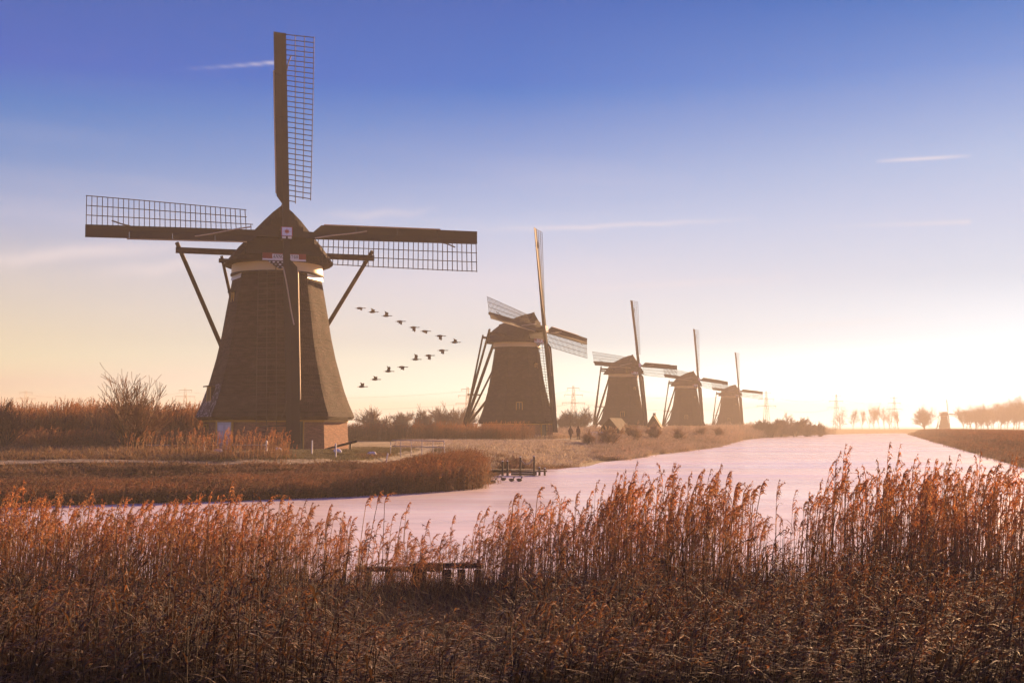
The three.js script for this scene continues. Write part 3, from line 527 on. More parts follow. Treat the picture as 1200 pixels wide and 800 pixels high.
{
  const g = stuff('background_reeds', 'tall backlit reeds and brush behind the dyke path', 'reeds'), spots = [], rimed = [];
  let guard = 0;
  while (spots.length < 5200 && guard++ < 90000) {          // left of and behind the first windmill
    const d = rr(78, 160), px = rr(-60, 700), x = (px - 600) / F * d, z = -d, [s] = shoreDist(x, z);
    if (s < 9 || pathDist(x, z) < 2.5 || !clearAll(x, z) || px > 652) continue;
    if (px < 240 ? d < 80 + 8 * fbm(x * 0.2, 3, 2) : px > 375 ? d < 150 : d < 108) continue;
    const H = px < 240 && d < 92 ? rr(0.6, 1.5) : px < 260 ? 2.7 * rr(0.75, 1.12) * (0.75 + 0.5 * fbm(x * 0.12, z * 0.12 + 7, 3)) : 2.0 * rr(0.7, 1.1) * (0.8 + 0.4 * fbm(x * 0.1, z * 0.1, 3));
    spots.push([x, groundY(x, z) - 0.05, z, rr(1.0, 1.5), H, rr(-0.6, 0.6), tint(0.65, 1.1, 0.1)]);
  }
  guard = 0; let n = 0;
  while (n < 3600 && guard++ < 90000) {                      // along the row of windmills
    const d = 120 + 480 * rnd() ** 1.3, px = rr(540, 1010), x = (px - 600) / F * d, z = -d, [s] = shoreDist(x, z);
    if (s < 0.2 || s > 40 || pathDist(x, z) < 1.8 || !clearAll(x, z) || z > -105) continue;
    if (d < 170 && s > 12 && px < 690) continue;
    if (d < 165 && px < 700 && s > 3) continue;
    const H = lerp(0.7, 2.0, fbm(x * 0.06 + 3, z * 0.06, 3)) * rr(0.7, 1.1) * (d < 210 ? 0.55 : 1) * (1 + smooth((d - 250) / 250) * 0.9); n++;
    rimed.push([x, groundY(x, z) - 0.05, z, rr(1.1, 1.6) * (1 + d / 500), H, rr(-0.6, 0.6), tint(0.8, 1.3, 0.08)]);
  }
  n = 0; guard = 0;
  while (n < 4200 && guard++ < 90000) {                      // right bank
    const d = 70 + 500 * rnd() ** 1.5, e = rr(0, 22), k = 0.289, bx = 37.6 + (d - 95) * k, x = bx + e, z = -d, [s] = shoreDist(x, z);
    if (s < 0.1 || pxAt(x, z) > 1290) continue; n++;
    spots.push([x, groundY(x, z) - 0.05, z, rr(1.1, 1.5) * (1 + d / 400), rr(0.6, 1.05) * (s < 3 ? 0.8 : 1), rr(-0.6, 0.6), tint(0.7, 1.15, 0.1)]);
  }
  scatter(g, 'reed_clump', farClumps, M2.reed, spots);
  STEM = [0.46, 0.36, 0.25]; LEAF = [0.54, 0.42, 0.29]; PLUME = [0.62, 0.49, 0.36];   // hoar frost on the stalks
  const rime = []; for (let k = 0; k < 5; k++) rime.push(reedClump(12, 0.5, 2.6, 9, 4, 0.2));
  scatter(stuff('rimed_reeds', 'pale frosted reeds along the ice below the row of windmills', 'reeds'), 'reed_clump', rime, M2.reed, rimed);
  STEM = [0.34, 0.20, 0.09]; LEAF = [0.44, 0.215, 0.08]; PLUME = [0.52, 0.24, 0.09];
}
reseed(16);
{
  const g = stuff('frosted_grass', 'pale frosted grass on the dyke slope beyond the jetty', 'grass'), spots = [];
  const vs = []; for (let k = 0; k < 5; k++) vs.push(tangle(44, 0.5, 0.4, 1.0, 0.026, [[0.62, 0.52, 0.38], [0.70, 0.62, 0.52], [0.45, 0.34, 0.22]]));
  let guard = 0;
  while (spots.length < 3000 && guard++ < 60000) { const d = rr(76, 175), px = rr(470, 790), x = (px - 600) / F * d, z = -d, [s] = shoreDist(x, z); if (s < 1.5 || s > 34 || pathDist(x, z) < 1.3 || !clearAll(x, z) || (d > 150 && px < 690)) continue; spots.push([x, groundY(x, z) - 0.03, z, rr(0.9, 1.4), rr(0.25, 0.55), rnd() * 6.283, tint(0.8, 1.1, 0.06)]); }
  scatter(g, 'grass_tuft', vs, M2.reed, spots);
}
reseed(18);
{
  const g = stuff('lawn_grass', 'short olive winter grass around the dark thatched windmill', 'grass'), spots = [];
  const vs = []; for (let k = 0; k < 4; k++) vs.push(tangle(60, 0.6, 0.5, 1.0, 0.02, [[0.24, 0.21, 0.06], [0.34, 0.27, 0.11], [0.16, 0.15, 0.05]]));
  let guard = 0;
  while (spots.length < 2600 && guard++ < 40000) { const d = rr(63, 100), px = rr(230, 545), x = (px - 600) / F * d, z = -d, [s] = shoreDist(x, z); if (s < 7 || pathDist(x, z) < 0.9 || !clearOf(x, z)) continue; spots.push([x, groundY(x, z) - 0.02, z, rr(0.8, 1.3), rr(0.07, 0.2), rnd() * 6.283, tint(0.65, 1.2, 0.1)]); }
  scatter(g, 'grass_tuft', vs, M2.reed, spots);
}
// single tall reeds that stand out above the bed
reseed(17);
{
  const protos = [];
  for (let k = 0; k < 8; k++) {
    const g = new THREE.Group(), S = new Builder(), Pl = new Builder(), p = stemPath(0, 0, 1, rr(0.02, 0.2), rr(-0.05, 0.05));
    S.tube(p, p.map((_, i) => lerp(0.0065, 0.0036, i / 5)), 4, vary(STEM, 0.15), true);
    addPlume(Pl, p[5], V(1, 0, 0), rr(0.16, 0.22), 44, 1.25, PLUME);
        mesh('stem', S.geo(), M2.reed, g); mesh('plume', Pl.geo(), M2.reed, g); for (let i = 0; i < 3; i++) { const Lf = new Builder(); addLeaf(Lf, p[2 + (i % 3)].clone(), rr(-1, 1) + (i % 2 ? Math.PI : 0), rr(0.14, 0.24), 0.017, rr(0.4, 1), vary(LEAF, 0.2)); mesh('leaf', Lf.geo(), M2.reed, g); } protos.push(g);
  }
  const kinds = [[-9.3, -3.2, 60, 'single tall dry reed with plume in front of the dyke bank', 'tall reeds before the dyke bank', 0.26], [-3.0, 0.3, 26, 'single tall dry reed with plume above the sunken railing', 'tall reeds above the sunken railing', 0.62], [1.5, 4.2, 42, 'single tall dry reed with plume above the old mooring post', 'tall reeds above the mooring post', 0.12], [5.0, 9.2, 56, 'single tall dry reed with plume before the wide open ice', 'tall reeds before the open ice', 0.12]];
  for (const [a, b, n, label, group, extra] of kinds) for (let k = 0; k < n; k++) {
    const z = -rr(20.5, 25.5), xr = rr(a, b), x = xr * -z / 23, r = protos[Math.floor(rnd() * protos.length)].clone();
    r.name = numbered('tall_reed'); r.position.set(x, Math.max(-0.1, groundY(x, z)), z); r.rotation.y = rr(-0.5, 0.5); const H = (table(tallness, xr) + rr(0, extra)) * rr(0.92, 1.04); r.scale.set(H * 0.8, H * 0.86, H * 0.8); scene.add(r); tag(r, label, 'reed', group);
  }
}

// ------------------------------------------------------------------ bare trees and shrubs
function branch(T, C, p, d, len, rad, level, max, o) {
  const n = 4, path = [p.clone()], rs = [rad]; let q = p.clone(), dir = d.clone();
  for (let k = 1; k <= n; k++) { dir.add(V(rr(-1, 1), rr(-0.3, 0.8) * o.up, rr(-1, 1)).multiplyScalar(0.16)).normalize(); q = q.clone().addScaledVector(dir, len / n); path.push(q); rs.push(Math.max(o.min, rad * (1 - 0.55 * k / n))); }
  (level < o.trunkLevels ? T : C).tube(path, rs, level < 1 ? 6 : level < 2 ? 4 : 3, vary(level < o.trunkLevels ? o.bark : o.twig, 0.2));
  if (level >= max) return;
  const kids = level === 0 ? o.first : o.kids;
  for (let k = 0; k < kids; k++) {
    const t = level === 0 ? rr(o.from ?? 0.35, 1) : rr(0.25, 1), f = t * n, i = Math.min(n - 1, Math.floor(f)), at = path[i].clone().lerp(path[i + 1], f - i);
    const a = rnd() * 6.283, sp = rr(0.35, 0.85) * o.spread, axis = V().subVectors(path[i + 1], path[i]).normalize(), u = V().crossVectors(axis, Math.abs(axis.y) > 0.9 ? V(1, 0, 0) : V(0, 1, 0)).normalize(), w = V().crossVectors(axis, u);
    const nd = axis.multiplyScalar(Math.cos(sp)).addScaledVector(u, Math.sin(sp) * Math.cos(a)).addScaledVector(w, Math.sin(sp) * Math.sin(a)).add(V(0, 0.12 * o.up, 0)).normalize();
    branch(T, C, at, nd, len * rr(0.55, 0.82), Math.max(o.min, rs[i] * 0.62), level + 1, max, o);
  }
}
function bareTree(name, label, category, pos, H, o, group) {
  const g = thing(name, label, category, pos, 0, group), T = new Builder(), C = new Builder();
  for (let s = 0; s < (o.stems ?? 1); s++) { const a = rnd() * 6.283, l = o.stems > 1 ? rr(0.1, 0.75) * (o.open ?? 1) : 0.06; branch(T, C, V(rr(-0.1, 0.1) * (o.stems ?? 1) * 0.5, -0.15, rr(-0.1, 0.1)), V(Math.cos(a) * l, 1, Math.sin(a) * l).normalize(), H * (o.stems > 1 ? rr(0.36, 0.52) : o.trunk ?? 0.4), o.rad, 0, o.depth ?? 4, o); }
  mesh('trunk', T.geo(), M2.twig, g); const cr = mesh('crown', C.geo(), M2.twig, g); cr.geometry.computeBoundingBox(); g.scale.setScalar(H / cr.geometry.boundingBox.max.y); return g;
}
const shrubO = { min: 0.011, trunkLevels: 2, first: 6, kids: 4, spread: 0.9, up: 1, bark: [0.09, 0.06, 0.045], twig: [0.20, 0.11, 0.06], stems: 6, rad: 0.06, depth: 3, from: 0.2 };
const spotOn = (px, d) => { const x = (px - 600) / F * d, z = -d; return [x, groundY(x, z), z]; };
reseed(21);
bareTree('bare_willow', 'many stemmed bare willow beside the dyke path, tallest of its row', 'tree', spotOn(155, 72), 5.2, { ...shrubO, stems: 8, kids: 5, rad: 0.085, min: 0.014, open: 1.25 });
reseed(22);
bareTree('bare_shrub', 'dark bare shrub at the reed edge left of the willow', 'shrub', spotOn(12, 76), 3.4, shrubO);
reseed(23);
for (const [px, d, h] of [[60, 92, 3.4], [95, 96, 3.8], [190, 98, 3.6], [222, 104, 3.4], [40, 100, 3.9], [118, 90, 3.2]]) bareTree('brush_shrub', 'bare brush rising out of the tall reeds beyond the path', 'shrub', spotOn(px, d), h, { ...shrubO, kids: 3 }, 'brush in the tall reeds');
reseed(24);
for (const [px, d, h] of [[603, 89, 1.3], [592, 87, 1.1], [616, 91, 1.0]]) bareTree('bank_bush', 'low dark bush on the bank behind the jetty', 'bush', spotOn(px, d), h, { ...shrubO, twig: [0.24, 0.14, 0.09], rad: 0.035, kids: 3 }, 'bushes behind the jetty');
reseed(25);
for (const [px, d, h] of [[715, 150, 2.6], [742, 172, 3.0], [765, 190, 2.8], [795, 205, 2.6], [822, 240, 3.2], [842, 260, 3.0], [690, 145, 1.9]]) bareTree('canal_bush', 'rounded frosted bush at the edge of the ice below the sheds', 'bush', spotOn(px, d), h, { ...shrubO, min: 0.028, twig: [0.44, 0.30, 0.18], rad: 0.06 }, 'bushes below the sheds');
reseed(26);
const farO = { min: 0.055, trunkLevels: 1, first: 10, kids: 6, spread: 1.0, up: 0.9, bark: [0.14, 0.10, 0.07], twig: [0.28, 0.20, 0.13], stems: 1, rad: 0.3, depth: 3, trunk: 0.7, from: 0.12 };
for (const [px, d, h] of [[893, 400, 6], [915, 420, 8.5], [932, 430, 7.5], [948, 440, 6.5], [962, 450, 6], [905, 395, 6]]) bareTree('far_bush', 'hazy bush clump beyond the last windmill of the row', 'bush', spotOn(px, d), h, { ...farO, stems: 4, trunk: 0.5, open: 1.2, rad: 0.16 }, 'bushes past the last windmill');
for (const [px, d, h] of [[984, 900, 16], [999, 915, 16]]) bareTree('far_tree', 'hazy round tree of a pair at the far end of the canal', 'tree', spotOn(px, d), h, farO, 'pair of trees at the canal end');
for (const [px, d, h] of [[1018, 1150, 23], [1030, 1160, 24], [1042, 1170, 22], [1010, 1160, 19], [1052, 1160, 19], [1024, 1190, 22], [1036, 1200, 23]]) bareTree('far_tree', 'pale poplar in the misty row beyond the canal end', 'tree', spotOn(px, d), h, { ...farO, spread: 0.6 }, 'misty row beyond the canal');
bareTree('far_tree', 'round leafless tree standing alone beside the tiny windmill', 'tree', spotOn(1083, 900), 18, { ...farO, stems: 6, open: 0.8, rad: 0.2 });
for (let k = 0; k < 34; k++) bareTree('grove_tree', 'pale tree of the misty grove behind the right bank', 'tree', spotOn(1130 + k * 2.7 + rr(-3, 3), rr(900, 1080)), rr(18, 24) * (k > 12 ? 1.12 : 0.88), { ...farO, spread: 0.85, min: 0.09, first: 13 }, 'misty grove behind the right bank');
reseed(27);
for (const [px, d, h] of [[440, 190, 5], [505, 210, 5.5], [525, 215, 6], [545, 230, 5.5], [470, 220, 4.5], [680, 260, 6], [660, 270, 5.5]]) bareTree('hedge_shrub', 'hazy leafless hedge shrub behind the reeds between the first two windmills', 'shrub', spotOn(px, d), h, { ...farO, min: 0.03, stems: 4, open: 1.3, rad: 0.1 }, 'hedge between the first two windmills');

// ------------------------------------------------------------------ jetty, fences, railings, posts
const frostedRail = std([0.40, 0.38, 0.36], 0.7), frostWood = std([0.19, 0.155, 0.13], 0.8, { map: woodTex }), railWood = std([0.19, 0.155, 0.13], 0.8, { map: woodTex });
{
  const c = onLevel(600, 557, 0), g = thing('jetty', 'low wooden jetty with mooring posts and a chain at the ice edge', 'jetty', [c.x, 0, c.z], 0); g.scale.set(0.75, 0.8, 0.8);
  for (let k = 0; k < 9; k++) { mesh('plank', new THREE.BoxGeometry(0.30, 0.05, 1.3).translate(-1.98 + k * 0.32, 0.44 + 0.006 * (k % 3), 0), frostWood, g); }
  for (let k = 0; k < 8; k++) mesh('plank', new THREE.BoxGeometry(0.24, 0.05, 2.2).translate(-0.05 + 1.0 + (k - 3.6) * 0.255, 0.45 + 0.005 * (k % 2), 0.2), frostWood, g);
  mesh('beam', boxAt(-1.2, 0.34, 0.5, 1.9, 0.14, 0.12), frostWood, g); mesh('beam', boxAt(-1.2, 0.34, -0.5, 1.9, 0.14, 0.12), frostWood, g);
  for (let r = 0; r < 2; r++) mesh('front_board', boxAt(0.95, 0.31 - r * 0.17, 1.28, 2.05, 0.155, 0.06), frostWood, g);
  for (let r = 0; r < 2; r++) mesh('end_board', boxAt(2.02, 0.31 - r * 0.17, 0.2, 0.06, 0.155, 2.1), frostWood, g);
  for (const [x, z, h] of [[-0.78, 0.75, 1.12], [-0.38, 0.98, 1.15], [0.70, 0.62, 1.45], [1.85, 0.62, 1.5], [2.3, 0.4, 0.62], [2.75, 0.1, 0.55]]) { const po = mesh('post', new THREE.CylinderGeometry(0.085, 0.10, h + 0.5, 9).translate(x, (h - 0.5) / 2, z), frostWood, g); mesh('post_cap', new THREE.CylinderGeometry(0.05, 0.087, 0.05, 9).translate(x, h + 0.025, z), M.frost, po); }
  mesh('step', boxAt(2.5, 0.36, 0.25, 0.85, 0.10, 0.9), frostWood, g);
  const B = new Builder(), p = []; for (let k = 0; k <= 12; k++) { const t = k / 12; p.push(V(lerp(0.78, 1.78, t), lerp(1.2, 1.36, t) - 0.42 * 4 * t * (1 - t) * 0.9, 0.62)); } B.tube(p, 0.05, 5, null, true); mesh('chain', B.geo(), M.rope, g);
}
{
  const c = onLevel(495, 690, 0), g = thing('sunken_railing', 'weathered wooden railing standing among the reeds at the near shore', 'railing', [c.x, 0, -22.4]);
  const s = 22.4 / F, X = (px) => (px - 600) * s - c.x, Y = (py) => EYE - (py - HORIZON) * s;
  mesh('rail', new THREE.BoxGeometry(X(520) - X(418), 0.075, 0.16).translate((X(418) + X(520)) / 2, Y(664.5), 0), railWood, g);
  mesh('rail', new THREE.BoxGeometry(X(566) - X(480), 0.085, 0.16).translate((X(480) + X(566)) / 2, Y(662), -0.2), railWood, g);
  for (const [px, w] of [[432, 0.12], [457, 0.13], [492, 0.24], [524, 0.16], [541, 0.13], [560, 0.11]]) mesh('post', boxAt(X(px), (Y(666) - 0.3) / 2, -0.1, w, Y(666) + 0.3, 0.12), railWood, g);
}
{
  const g = thing('mooring_post', 'dark old mooring post half hidden in the reeds', 'post', [(771 - 600) * 22 / F, 0, -22]);
  mesh('shaft', new THREE.CylinderGeometry(0.10, 0.115, 1.4, 10).translate(0, 0.05, 0), M.darkWood, g); mesh('cap', new THREE.CylinderGeometry(0.07, 0.105, 0.06, 10).translate(0, 0.78, 0), M.darkWood, g);
}
const onLand = (px, d) => { const x = (px - 600) / F * d; return V(x, groundY(x, -d), -d); };
for (const [px, d, lean] of [[240, 74, 0], [313, 74, 0], [394, 74, 0], [452, 72, 0.17], [366, 76, 0.02]]) { const p = onLand(px, d), g = thing('marker_post', lean > 0.1 ? 'leaning white marker post beside the tube railing' : 'slim white upright marker post on the lawn before the windmill', 'post', [p.x, p.y, p.z], 0, lean > 0.1 ? undefined : 'white posts on the lawn'); g.rotation.z = -lean; mesh('shaft', boxAt(0, 0.33, 0, 0.075, 0.96, 0.075), M.white, g); mesh('cap', new THREE.ConeGeometry(0.055, 0.05, 4).rotateY(Math.PI / 4).translate(0, 0.835, 0), M.white, g); }
for (const [px, d] of [[182, 80], [256, 79], [326, 80], [396, 80], [436, 84]]) { const p = onLand(px, d), g = thing('marker_stone', 'small white rounded stone on the grass around the windmill', 'stone', [p.x, p.y, p.z], 0, 'white stones round the windmill'), s = new THREE.IcosahedronGeometry(0.24, 2); const q = s.attributes.position; for (let i = 0; i < q.count; i++) { const k = 0.85 + 0.3 * noise2(q.getX(i) * 5 + px, q.getZ(i) * 5 + q.getY(i) * 3); q.setXYZ(i, q.getX(i) * k * 1.15, q.getY(i) * k * 0.75, q.getZ(i) * k); } s.computeVertexNormals(); mesh('stone', s.translate(0, 0.1, 0), M.frost, g); }
{
  const a = onLand(458, 88), b = onLand(521, 82), g = thing('tube_railing', 'pale tubular metal railing beside the path past the windmill', 'railing', [a.x, a.y, a.z]), d = V(b.x - a.x, 0, b.z - a.z), tubeM = std([0.42, 0.40, 0.46], 0.4, { metalness: 0.5 });
  const P = (t, h) => V(d.x * t, d.y * t + h, d.z * t);
  for (const h of [1.02, 0.62]) mesh('rail', poleGeo(P(0.03, h), P(0.985, h), 0.03), tubeM, g);
  for (const t of [0, 1]) mesh('corner', poleGeo(P(t ? 1 : 0, 0.9), P(t ? 0.98 : 0.03, 1.02), 0.03), tubeM, g);
  for (const t of [0, 0.2, 0.4, 0.6, 0.8, 1]) mesh('post', poleGeo(P(t, groundY(a.x + d.x * t, a.z + d.z * t) - a.y - 0.25), P(t, t === 0 || t === 1 ? 0.92 : 1.0), 0.028), tubeM, g);
}
for (const [p0, p1, d, h, label] of [[172, 312, 82, 0.45, 'long low frosted plank rail on the grass left of the windmill'], [122, 160, 92, 1.05, 'short frosted plank rail half hidden in the willow']]) {
  const a = onLand(p0, d), b = onLand(p1, d - 2), g = thing('plank_rail', label, 'railing', [a.x, a.y, a.z]), e = V().subVectors(b, a), n = Math.max(2, Math.round(e.length() / 1.8));
  mesh('rail', beamGeo(V(0, h, 0), V(e.x, e.y + h, e.z), 0.06, 0.06), frostedRail, g);
  for (let k = 0; k <= n; k++) { const t = (k + 0.02) / (n + 0.04); mesh('post', boxAt(e.x * t, e.y * t + h / 2 - 0.22, e.z * t, 0.08, h + 0.30, 0.08), frostWood, g); }
}
{
  const a = onLand(382, 87), b = onLand(418, 88.5), g = thing('loose_beam', 'dark timber spar leaning low against the sunlit brick wall', 'beam', [a.x, a.y, a.z]);
  mesh('spar', poleGeo(V(0, 0.10, 0), V(b.x - a.x, 0.62, b.z - a.z), 0.07, 0.09), M.darkWood, g); mesh('prop', boxAt((b.x - a.x) * 0.8, 0.22, (b.z - a.z) * 0.8, 0.12, 0.46, 0.12), M.darkWood, g);
}
{
  const a = onLand(688, 168), g = thing('white_fence', 'short white plank fence between the walkers and the gabled shed', 'fence', [a.x, a.y, a.z]);
  for (const h of [0.95, 0.6, 0.25]) mesh('rail', boxAt(0.95, h, 0, 2.2, 0.09, 0.05), M.white, g);
  for (let k = 0; k < 4; k++) mesh('post', boxAt(k * 0.64, 0.4, -0.06, 0.09, 1.3, 0.07), M.white, g);
}
// sheds
const shedWall = std([0.16, 0.11, 0.08], 0.9, { map: woodTex }), shedRoof = std([0.30, 0.21, 0.15], 0.9, { map: thatchTex });
function shed(label, px, d, w, l, hw, hr, turn, chimney) {
  const p = onLand(px, d), g = thing('shed', label, 'shed', [p.x, p.y, p.z], turn);
  const sh = new THREE.Shape([[-w / 2, -0.3], [w / 2, -0.3], [w / 2, hw], [0, hr - 0.06], [-w / 2, hw]].map(([x, y]) => new THREE.Vector2(x, y)));
  mesh('wall', new THREE.ExtrudeGeometry(sh, { depth: l, bevelEnabled: false }).translate(0, 0, -l / 2), shedWall, g);
  const sl = Math.hypot(w / 2 + 0.25, hr - hw + 0.2), an = Math.atan2(hr - hw, w / 2);
  for (const s of [-1, 1]) { const r = mesh('roof', new THREE.BoxGeometry(sl, 0.12, l + 0.5), shedRoof, g); r.position.set(s * (w / 4 + 0.06), (hw + hr) / 2 + 0.02, 0); r.rotation.z = -s * an; }
  mesh('door', boxAt(0, 0.85, l / 2 + 0.02, 0.8, 1.7, 0.06), M.darkWood, g); mesh('window', boxAt(-w / 2 + 0.7, 1.3, l / 2 + 0.02, 0.5, 0.5, 0.05), M.glass, g);
  if (chimney) mesh('chimney', boxAt(0, hr + 0.15, -l * 0.1, 0.55, 0.9, 0.55), M.brick, g);
}
shed('small wooden shed with steep gabled roof in the frosted bushes', 721, 205, 3.1, 4.2, 1.2, 2.9, -0.5, false);
shed('small pale cottage with pointed gable and chimney beside the windmill row', 766.5, 262, 3.0, 4.4, 1.5, 3.9, -0.2, true);
{
  const a = onLand(862, 330), g = thing('sloping_handrail', 'pale sloping plank resting against the bank below the last windmill', 'plank', [a.x, a.y, a.z]);
  mesh('plank', beamGeo(V(-1.3, 1.9, 0), V(1.4, 0.35, 0.4), 0.16, 0.10), M.frost, g); mesh('post', boxAt(-1.25, 0.85, 0, 0.1, 2.0, 0.1), frostWood, g);
}

// ------------------------------------------------------------------ distant windmill and pylons
{
  const p = onLand(1106, 1000), k = 0.8; const src = mills[4], far = copyOf(src); far.name = numbered('distant_windmill'); far.position.copy(p); far.scale.setScalar(k); far.rotation.y = R(38); far.userData = { label: 'tiny windmill almost lost in the bright mist beside the lone round tree', category: 'windmill' };
}
const steel = std([0.20, 0.19, 0.18], 0.6, { metalness: 0.3 });
function pylon(px, d, H) {
  const p = onLand(px, d), g = thing('pylon', 'faint lattice power pylon in the haze on the horizon', 'pylon', [p.x, p.y, p.z], 0.3, 'power pylons on the horizon');
  for (const sx of [-1, 1]) for (const sz of [-1, 1]) mesh('leg', poleGeo(V(sx * 2.1, -0.5, sz * 2.1), V(sx * 0.35, H, sz * 0.35), 0.17, 0.12, 4), steel, g);
  for (const [f, w] of [[0.62, 7.5], [0.80, 6], [0.95, 4]]) { mesh('cross_arm', beamGeo(V(-w, H * f, 0), V(w, H * f, 0), 0.3, 0.3), steel, g); for (const s of [-1, 1]) mesh('insulator', boxAt(s * (w - 0.3), H * f - 0.8, 0, 0.16, 1.3, 0.16), steel, g); }
  for (let k = 0; k < 6; k++) { const y0 = H * k / 7, y1 = H * (k + 1) / 7, r0 = lerp(2.1, 0.35, k / 7), r1 = lerp(2.1, 0.35, (k + 1) / 7); for (const s of [-1, 1]) { mesh('brace', poleGeo(V(-r0, y0, s * r0), V(r1, y1, s * r1), 0.08, 0.08, 4), steel, g); mesh('brace', poleGeo(V(r0, y0, s * r0), V(-r1, y1, s * r1), 0.08, 0.08, 4), steel, g); } }
  return p;
}
const pylons = [[30, 820, 25], [217, 800, 26], [548, 780, 26], [672, 790, 27], [898, 900, 27], [980, 980, 27], [1048, 1050, 27]].map((a) => [pylon(...a), a[2]]);
for (let k = 0; k + 1 < pylons.length; k++) for (const f of [0.66, 0.95]) {
  const [a, H0] = pylons[k], [b, H1] = pylons[k + 1], B = new Builder(), p = []; for (let q = 0; q <= 16; q++) { const t = q / 16; p.push(a.clone().lerp(b, t).add(V(0, lerp(H0, H1, t) * f - 1.2 - 4 * t * (1 - t) * 4, 0))); }
  B.tube(p, 0.07, 3); tag(mesh(numbered('power_line'), B.geo(), steel, scene), 'thin sagging power line between two horizon pylons', 'power line', 'power lines on the horizon');
}

// ------------------------------------------------------------------ geese, ducks, people
const gooseM = std([0.10, 0.075, 0.055], 0.8), duckM = std([0.03, 0.028, 0.026], 0.6);
const bodyGeo = (() => { const prof = [[0, -0.42], [0.05, -0.40], [0.10, -0.28], [0.125, -0.08], [0.11, 0.10], [0.06, 0.22], [0.038, 0.30], [0.034, 0.44], [0.05, 0.50], [0.045, 0.55], [0.018, 0.60], [0, 0.66]]; return new THREE.LatheGeometry(prof.map(([r, y]) => new THREE.Vector2(r, y)), 12).rotateZ(-Math.PI / 2); })();
function wingGeo(side, lift) {                            // inner and outer wing, raised or lowered
  const pts = [], n = 8, idx = [];
  for (let k = 0; k <= n; k++) { const t = k / n, a = lift * (1 - 0.45 * t), c = lerp(0.34, 0.06, t ** 1.4), sweep = -0.16 * t * t + 0.05 * Math.sin(t * 3), z = side * 0.78 * t * Math.cos(a * 0.9), y = 0.04 + 0.78 * t * Math.sin(a); for (const [x, dy] of [[0.12 + sweep, 0], [0.12 + sweep - c * 0.5, 0.025], [0.12 + sweep - c, 0]]) pts.push(x, y + dy, z); }
  for (let k = 0; k < n; k++) for (let q = 0; q < 2; q++) { const a = k * 3 + q, b = a + 1, c = a + 3, d = b + 3; idx.push(a, b, c, b, d, c); }
  const g = new THREE.BufferGeometry(); g.setAttribute('position', new THREE.Float32BufferAttribute(pts, 3)); g.setIndex(idx); g.computeVertexNormals();
  const low = g.clone().translate(0, -0.02, 0); return mergeGeometries([g, low]);
}
for (const [px, py, lift] of [[422, 361, -0.5], [437, 365.5, 0.7], [453, 370, 0.95], [469, 376.5, -0.8], [485, 383.5, -1.2], [498.5, 388, -0.6], [516, 393.5, -1.15], [533.5, 401, 0.7], [518.5, 410.5, -1.0], [503, 416.5, -1.2], [487.5, 421, 1.3], [471.5, 430, -0.8], [455.5, 435, 1.25], [440, 444.5, 0.7], [424.5, 453, 0.9]]) {
  const p = atDepth(px, py, 160), g = thing('flying_goose', lift > 0 ? 'goose in the flying chevron with wings raised' : 'goose in the flying chevron with wings beating down', 'goose', [p.x, p.y, p.z], -0.12, lift > 0 ? 'geese with wings raised' : 'geese with wings lowered');
  mesh('body', bodyGeo, gooseM, g); for (const s of [-1, 1]) mesh('wing', wingGeo(s, lift), gooseM, g); mesh('tail', new THREE.ConeGeometry(0.09, 0.2, 6).rotateZ(-Math.PI / 2).scale(1, 0.3, 1).translate(-0.46, 0, 0), gooseM, g); g.scale.setScalar(1.15);
}
for (const [px, py, t] of [[578, 566, 0.3], [590, 563, 2.8], [599.5, 564, 0.2], [608.5, 564, -0.3]]) {
  const p = onLevel(px, py, 0), g = thing('duck', 'small dark duck resting on the ice before the jetty', 'duck', [p.x, 0.0, p.z], t, 'ducks before the jetty'); g.scale.setScalar(0.58);
  const s = new THREE.SphereGeometry(0.2, 14, 10), q = s.attributes.position; for (let i = 0; i < q.count; i++) { const x = q.getX(i) * 1.45; q.setXYZ(i, x, q.getY(i) * 0.75 + 0.14 + (x < -0.15 ? (-0.15 - x) * 0.45 : 0), q.getZ(i) * 0.85 * (x < 0 ? 1 + x : 1)); } s.computeVertexNormals();
  mesh('body', s, duckM, g); mesh('neck', poleGeo(V(0.17, 0.2, 0), V(0.24, 0.36, 0), 0.07, 0.045), duckM, g); mesh('head', new THREE.SphereGeometry(0.072, 10, 8).scale(1.2, 1, 0.9).translate(0.26, 0.38, 0), duckM, g); mesh('bill', new THREE.ConeGeometry(0.03, 0.1, 6).rotateZ(-Math.PI / 2).scale(1, 0.6, 1.2).translate(0.37, 0.37, 0), M.ochre, g);
}
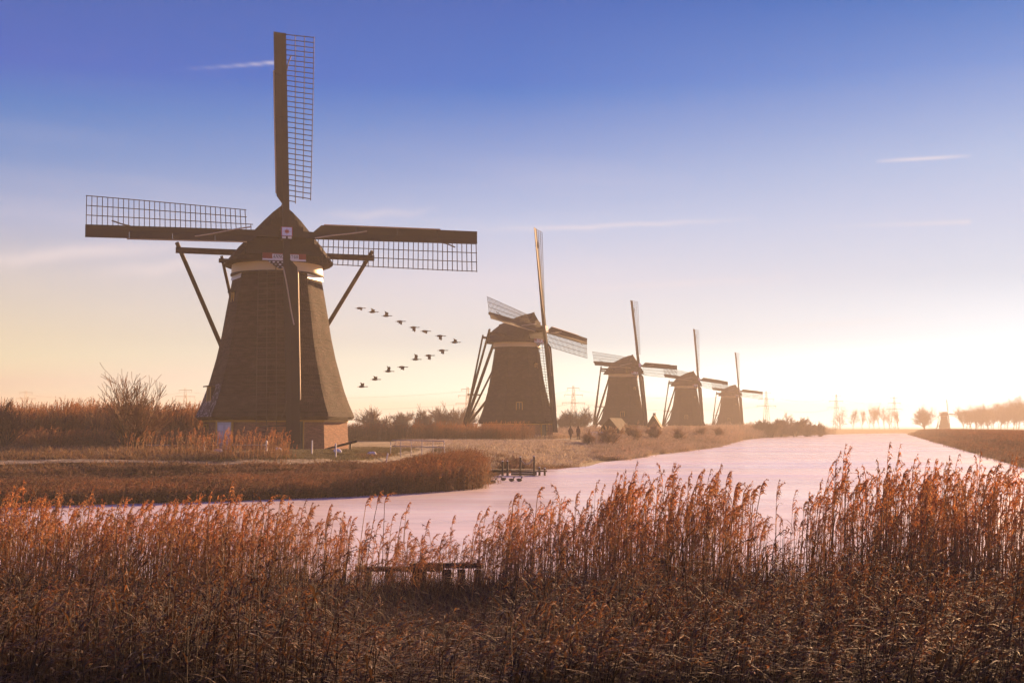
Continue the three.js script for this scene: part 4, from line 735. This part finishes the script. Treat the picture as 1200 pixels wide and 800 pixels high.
function personGeo(stride) {                              // a walking figure in a coat, one surface
  const bones = [[[0, 0.93, 0], [0, 1.22, 0], 0.155, 0.165], [[0, 1.22, 0], [0, 1.42, 0], 0.165, 0.13], [[0, 1.42, 0], [0, 1.54, 0.01], 0.07, 0.06], [[0, 1.61, 0.02], [0, 1.68, 0.01], 0.098, 0.10], [[0, 0.95, 0], [0, 0.72, 0], 0.17, 0.19]];
  for (const s of [-1, 1]) { const f = s * stride; bones.push([[s * 0.09, 0.92, 0], [s * 0.10, 0.50, 0.16 * f + 0.03], 0.10, 0.068], [[s * 0.10, 0.50, 0.16 * f + 0.03], [s * 0.10, 0.09, 0.30 * f - 0.03], 0.066, 0.045], [[s * 0.10, 0.05, 0.30 * f - 0.04], [s * 0.11, 0.035, 0.30 * f + 0.16], 0.045, 0.035], [[s * 0.17, 1.38, 0], [s * 0.24, 1.12, -0.10 * f], 0.075, 0.06], [[s * 0.24, 1.12, -0.10 * f], [s * 0.22, 0.88, -0.16 * f + 0.08], 0.056, 0.042], [[s * 0.22, 0.88, -0.16 * f + 0.08], [s * 0.215, 0.79, -0.17 * f + 0.10], 0.042, 0.03]); }
  const N = 76, mc = new MarchingCubes(N, new THREE.MeshBasicMaterial(), false, false, 60000); mc.isolation = 0;
  const h = 0.95, sm = 0.035;
  for (let k = 0; k < N; k++) for (let j = 0; j < N; j++) for (let i = 0; i < N; i++) {
    const x = (i - N / 2) / (N / 2) * h, y = (j - N / 2) / (N / 2) * h + 0.9, z = (k - N / 2) / (N / 2) * h; let acc = 0;
    for (const [a, b, ra, rb] of bones) { const ex = b[0] - a[0], ey = b[1] - a[1], ez = b[2] - a[2], t = clamp(((x - a[0]) * ex + (y - a[1]) * ey + (z - a[2]) * ez) / (ex * ex + ey * ey + ez * ez)), d = Math.hypot(x - a[0] - ex * t, y - a[1] - ey * t, z - a[2] - ez * t) - lerp(ra, rb, t); acc += Math.exp(-d / sm); }
    mc.field[k * N * N + j * N + i] = sm * Math.log(acc + 1e-30);
  }
  mc.update();
  const n = mc.count, pos = mc.positionArray.slice(0, n * 3), g = new THREE.BufferGeometry(), col = [];
  for (let i = 0; i < n; i++) { pos[i * 3] *= h; pos[i * 3 + 1] = pos[i * 3 + 1] * h + 0.9; pos[i * 3 + 2] *= h; const y = pos[i * 3 + 1], z = pos[i * 3 + 2]; col.push(...(y > 1.5 ? (y > 1.66 || z < -0.01 ? [0.05, 0.035, 0.025] : [0.45, 0.28, 0.2]) : y < 0.10 ? [0.03, 0.025, 0.02] : y < 0.66 ? [0.05, 0.05, 0.07] : [0.09, 0.055, 0.05])); }
  g.setAttribute('position', new THREE.BufferAttribute(pos, 3)); g.setAttribute('normal', new THREE.BufferAttribute(mc.normalArray.slice(0, n * 3), 3)); g.setAttribute('color', new THREE.Float32BufferAttribute(col, 3)); return g;
}
for (const [px, d, st, turn, label] of [[668.5, 166, 0.7, 2.6, 'person in dark coat walking on the path, nearer the windmill of the pair'], [677.5, 168, -0.6, 2.9, 'person in dark coat walking on the path, nearer the white fence']]) { const p = onLand(px, d), m = mesh(numbered('person'), personGeo(st), std([1, 1, 1], 0.85, { vertexColors: true }), scene); m.position.copy(p); m.rotation.y = turn; tag(m, label, 'person'); }

renderer.render(scene, camera);
